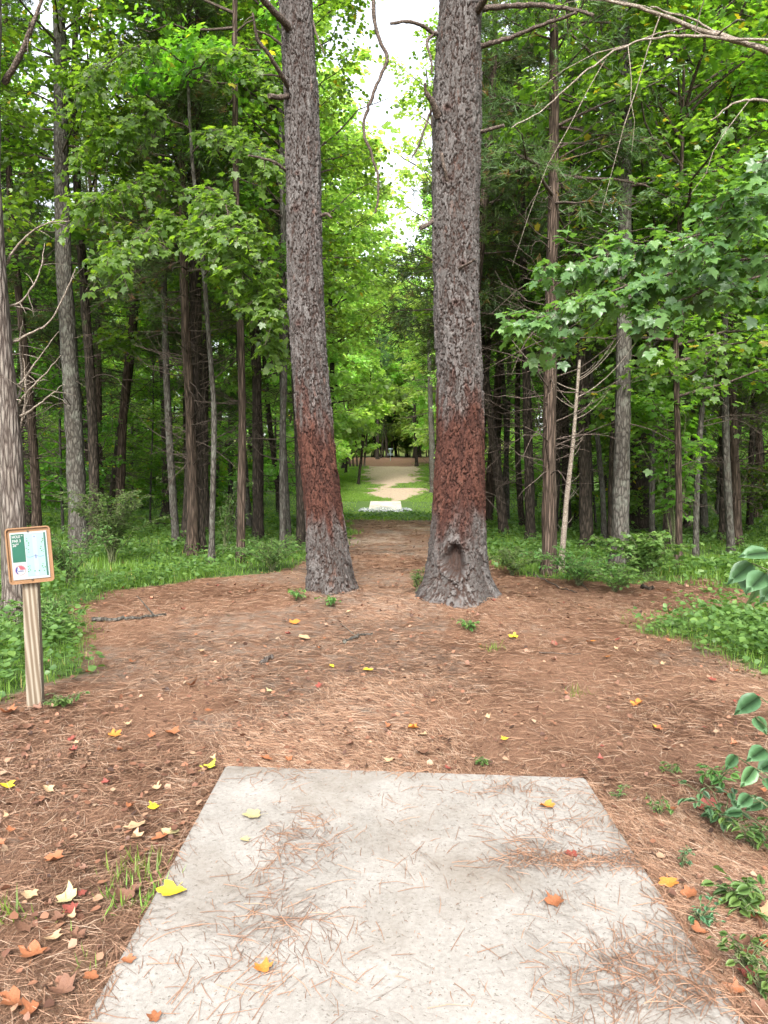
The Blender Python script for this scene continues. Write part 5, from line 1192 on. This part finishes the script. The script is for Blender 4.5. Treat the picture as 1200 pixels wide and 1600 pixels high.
def rect(x0, y0, x1, y1): return [(x0, y0), (x1, y0), (x1, y1), (x0, y1)]
def disc(cx_, cy_, r_, n=14, a0=0, a1=360): return [(cx_ + r_ * cos(radians(a0 + (a1 - a0) * i / n)), cy_ + r_ * sin(radians(a0 + (a1 - a0) * i / n))) for i in range(n + (a1 - a0 < 360))]
SY = 4.68
pf_ = G(56, 1103); sroot = link('tee_sign', None, loc=pf_); tag(sroot, 'tee sign with green and pale blue course map on a tilted wooden post', 'sign')
ptop = P(48, 890, SY) - pf_; ax = Vector(ptop).normalized()
# post
bm = bmesh.new(); L = Vector(ptop).length; hw = .0445
bmesh.ops.create_cube(bm, size=1, matrix=Matrix.Diagonal((hw * 2, hw * 2, L + .35, 1)))
bmesh.ops.translate(bm, verts=bm.verts, vec=(0, 0, (L + .35) / 2 - .3)); bmesh.ops.bevel(bm, geom=bm.edges[:], offset=.005, segments=2, affect='EDGES')
me = bpy.data.meshes.new('post'); bm.to_mesh(me); bm.free(); me.materials.append(M['post']); post = link('post', me, sroot)
post.rotation_mode = 'QUATERNION'; post.rotation_quaternion = Vector((0, 0, 1)).rotation_difference(ax) @ Matrix.Rotation(radians(14), 3, 'Z').to_quaternion()
# board
W_, H_ = .262, .352
bc = P(47, 867, SY - .07) - pf_
board = link('board', None); bpy.data.objects.remove(board)
o = A_(rrect(W_, H_, .022)); inn = A_(rrect(W_ - .016, H_ - .016, .016)); n = len(o)
bm = bmesh.new()
def ring(pts, z): return [bm.verts.new((x_, y_, z)) for x_, y_ in pts]
r0_, r1_, r2_, r3_ = ring(o * .985, -.012), ring(o, .014), ring(inn, .014), ring(A_(rrect(W_ - .022, H_ - .022, .013)), 0)
for A1, B1 in ((r0_, r1_), (r1_, r2_), (r2_, r3_)):
    for i in range(n): bm.faces.new([A1[i], A1[(i + 1) % n], B1[(i + 1) % n], B1[i]])
bm.faces.new(r3_); bm.faces.new(r0_[::-1])
me = bpy.data.meshes.new('tray'); bm.to_mesh(me); bm.free(); me.materials.append(S['tray']); tray = link('tray', me, sroot)
tray.location = Vector(bc); 
e_ = Matrix.Rotation(radians(14), 4, 'Z') @ Matrix.Rotation(radians(90), 4, 'X') @ Matrix.Rotation(radians(3.8), 4, 'Z') @ Matrix.Rotation(radians(-2), 4, 'X')
tray.rotation_euler = e_.to_euler()
sw, sh = .214, .296; ox, oy = .0, -.002
sheet = prism('sheet', [(x_ + ox, y_ + oy) for x_, y_ in rrect(sw, sh, .003)], .002, .006, S['white'], tray)
def F_(u, v): return (ox - sw / 2 + u * sw, oy - sh / 2 + v * sh)
def fr_(u0, v0, u1, v1): a = F_(u0, v0); b_ = F_(u1, v1); return rect(a[0], a[1], b_[0], b_[1])
z1, z2, z3, z4 = .0064, .0068, .0072, .0076
multi('green_panel', [fr_(.035, .37, .385, .965)], .006, z1, S['green'], sheet)
multi('map_panel', [fr_(.40, .045, .905, .965)], .006, z1, S['map'], sheet)
multi('edge_strip', [fr_(.912, .045, .965, .965)], .006, z1, S['teal'], sheet)
a = F_(.19, .19); fx = F_(.40, .5)
multi('fairway_print', [[F_(.60, .05), F_(.72, .05), F_(.72, .93), F_(.60, .93)]], z1, z2, S['fair'], sheet)
rs = R(3); dots = []
for _ in range(26): u, v = rs.uniform(.42, .50), rs.uniform(.12, .30) if rs.random() < .5 else rs.uniform(.55, .9); c_ = F_(u, v); dots.append(disc(c_[0], c_[1], rs.uniform(.003, .0055), 7))
for _ in range(30): u, v = rs.uniform(.80, .885), rs.uniform(.12, .32) if rs.random() < .45 else rs.uniform(.55, .93); c_ = F_(u, v); dots.append(disc(c_[0], c_[1], rs.uniform(.003, .0055), 7))
# keep dots apart so their faces never share a plane overlap
dd = []
for d_ in dots:
    cc_ = np.mean(A_(d_), 0)
    if all(np.hypot(*(cc_ - np.mean(A_(e2), 0))) > .0105 for e2 in dd): dd.append(d_)
multi('map_trees', dd, z1, z3, S['leafg'], sheet)
u = np.linspace(.41, .89, 20); v = .47 + .012 * np.sin(u * 22); up_ = [F_(a_, b_ + .008) for a_, b_ in zip(u, v)]; dn_ = [F_(a_, b_ - .004) for a_, b_ in zip(u, v)]
multi('creek_line', [[dn_[i], dn_[i + 1], up_[i + 1], up_[i]] for i in range(19)], z2, z3, S['line'], sheet)
multi('bridge_mark', [fr_(.645, .43, .675, .51)], z3, z4, S['line'], sheet)
c_, d_ = F_(.60, .16), F_(.72, .16); multi('bush_marks', [disc(c_[0], c_[1], .005, 9), disc(d_[0], d_[1], .005, 9)], z2, z4, S['leafg'], sheet)
multi('tee_mark', [fr_(.635, .07, .685, .105)], z2, z3, S['letter'], sheet); c_ = F_(.66, .89); multi('target_mark', [disc(c_[0], c_[1], .0045, 10)], z2, z3, S['line'], sheet)
cx_, cy_ = F_(.21, .20); lr = .031
multi('logo_ring', [disc(cx_, cy_, lr, 30)], .006, z1, S['pink'], sheet); multi('logo_disc', [disc(cx_, cy_, lr * .93, 30)], z1, z2, S['letter'], sheet)
multi('logo_blue', [disc(cx_, cy_, lr * .9, 16, 120, 240)], z2, z3, S['blue'], sheet); multi('logo_red', [disc(cx_, cy_, lr * .9, 14, 5, 112) + [(cx_, cy_ + .004)]], z2, z3, S['pink'], sheet)
multi('logo_figure', [disc(cx_ - .012, cy_ + .008, .005, 10), [(cx_ - .02, cy_ - .012), (cx_ - .006, cy_ - .012), (cx_ - .004, cy_ + .003), (cx_ - .016, cy_ + .003)]], z3, z4, S['letter'], sheet)
multi('logo_word', [rect(cx_ - .014, cy_ - .008, cx_ + .02, cy_ - .0045), rect(cx_ - .004, cy_ + .0, cx_ + .018, cy_ + .002)], z4, z4 + .0003, S['blue'], sheet)
def text(body, u, v, size, parent):
    cu = bpy.data.curves.new('lettering', 'FONT'); cu.body = body; cu.size = size; cu.extrude = .0004; cu.offset = .0007
    tmp = bpy.data.objects.new('tmp', cu); COL.objects.link(tmp); bpy.context.view_layer.update()
    me = bpy.data.meshes.new_from_object(tmp.evaluated_get(bpy.context.evaluated_depsgraph_get())); bpy.data.objects.remove(tmp); me.materials.clear(); me.materials.append(S['letter'])
    p = F_(u, v); ob = link('lettering', me, parent); ob.location = (p[0], p[1], z1 + .0006); ob.scale = (.80, 1, 1)
text('HOLE 9', .06, .885, .0235, sheet); text('PAR 3', .06, .795, .0245, sheet); text("269'", .06, .705, .0265, sheet)
for bx, by in ((.0, .150), (.002, -.155), (-.118, .152)):
    multi('bolt', [disc(bx, by, .0055 if bx > -.1 else .003, 10)], -.0 + .001, .012 if bx > -.1 else .003, S['bolt'], tray)

# ------------------------------------------------------------------ far disc golf basket
bp = A_([P(610, 720, 82)[0], 82, 0]); bp[2] = float(hgt(bp[0], 82)); bk = link('disc_golf_basket', None, loc=bp); tag(bk, 'small pale disc golf basket on red straw at the end of the fairway', 'disc golf basket')
M['galv'] = simple('galvanised steel', (.26, .31, .35), .4, .1, 20, .5, .3); M['band'] = simple('pale band', (.28, .34, .38), .5, .1)
def revolve(name, prof_, mat, seg=28):
    a = np.arange(seg) / seg * 2 * pi; V = []; 
    for rr_, z_ in prof_: V += [(rr_ * cos(t_), rr_ * sin(t_), z_) for t_ in a]
    Q_ = [[k * seg + i, k * seg + (i + 1) % seg, (k + 1) * seg + (i + 1) % seg, (k + 1) * seg + i] for k in range(len(prof_) - 1) for i in range(seg)]
    return link(name, mesh_np(name, V, Q_, None, None, True, [mat]), bk)
revolve('pole', [(.03, -.1), (.03, 1.42), (0, 1.42)], M['galv'], 12); revolve('band', [(.24, 1.28), (.24, 1.36), (.235, 1.36), (.235, 1.28), (.24, 1.28)], M['band'])
revolve('tray_floor', [(.33, .60), (.33, .615), (0, .615), (0, .60), (.33, .60)], M['galv'])
ac = Acc()
for i in range(26): a = i / 26 * 2 * pi; V, Q = tubes([[.33 * cos(a), .33 * sin(a), .60], [.33 * cos(a), .33 * sin(a), .80]], [.006, .006], 5); ac.add(V, Q)
for z_ in (.80, .70): th = np.linspace(0, 2 * pi, 29); V, Q = tubes(np.stack([.33 * np.cos(th), .33 * np.sin(th), np.full(29, z_)], 1), np.full(29, .01), 6); ac.add(V, Q)
link('cage', ac.mesh('cage', M['galv']), bk); ac = Acc(); s = np.linspace(0, 1, 8)
for i in range(12): a = i / 12 * 2 * pi; rr_ = .23 - .19 * s ** .6; V, Q = tubes(np.stack([rr_ * cos(a), rr_ * sin(a), 1.28 - .55 * s], 1), np.full(8, .007), 5); ac.add(V, Q)
link('chains', ac.mesh('chains', M['galv']), bk)
print('OBJECTS', len(bpy.data.objects), 'faces', sum(len(m_.polygons) for m_ in bpy.data.meshes))
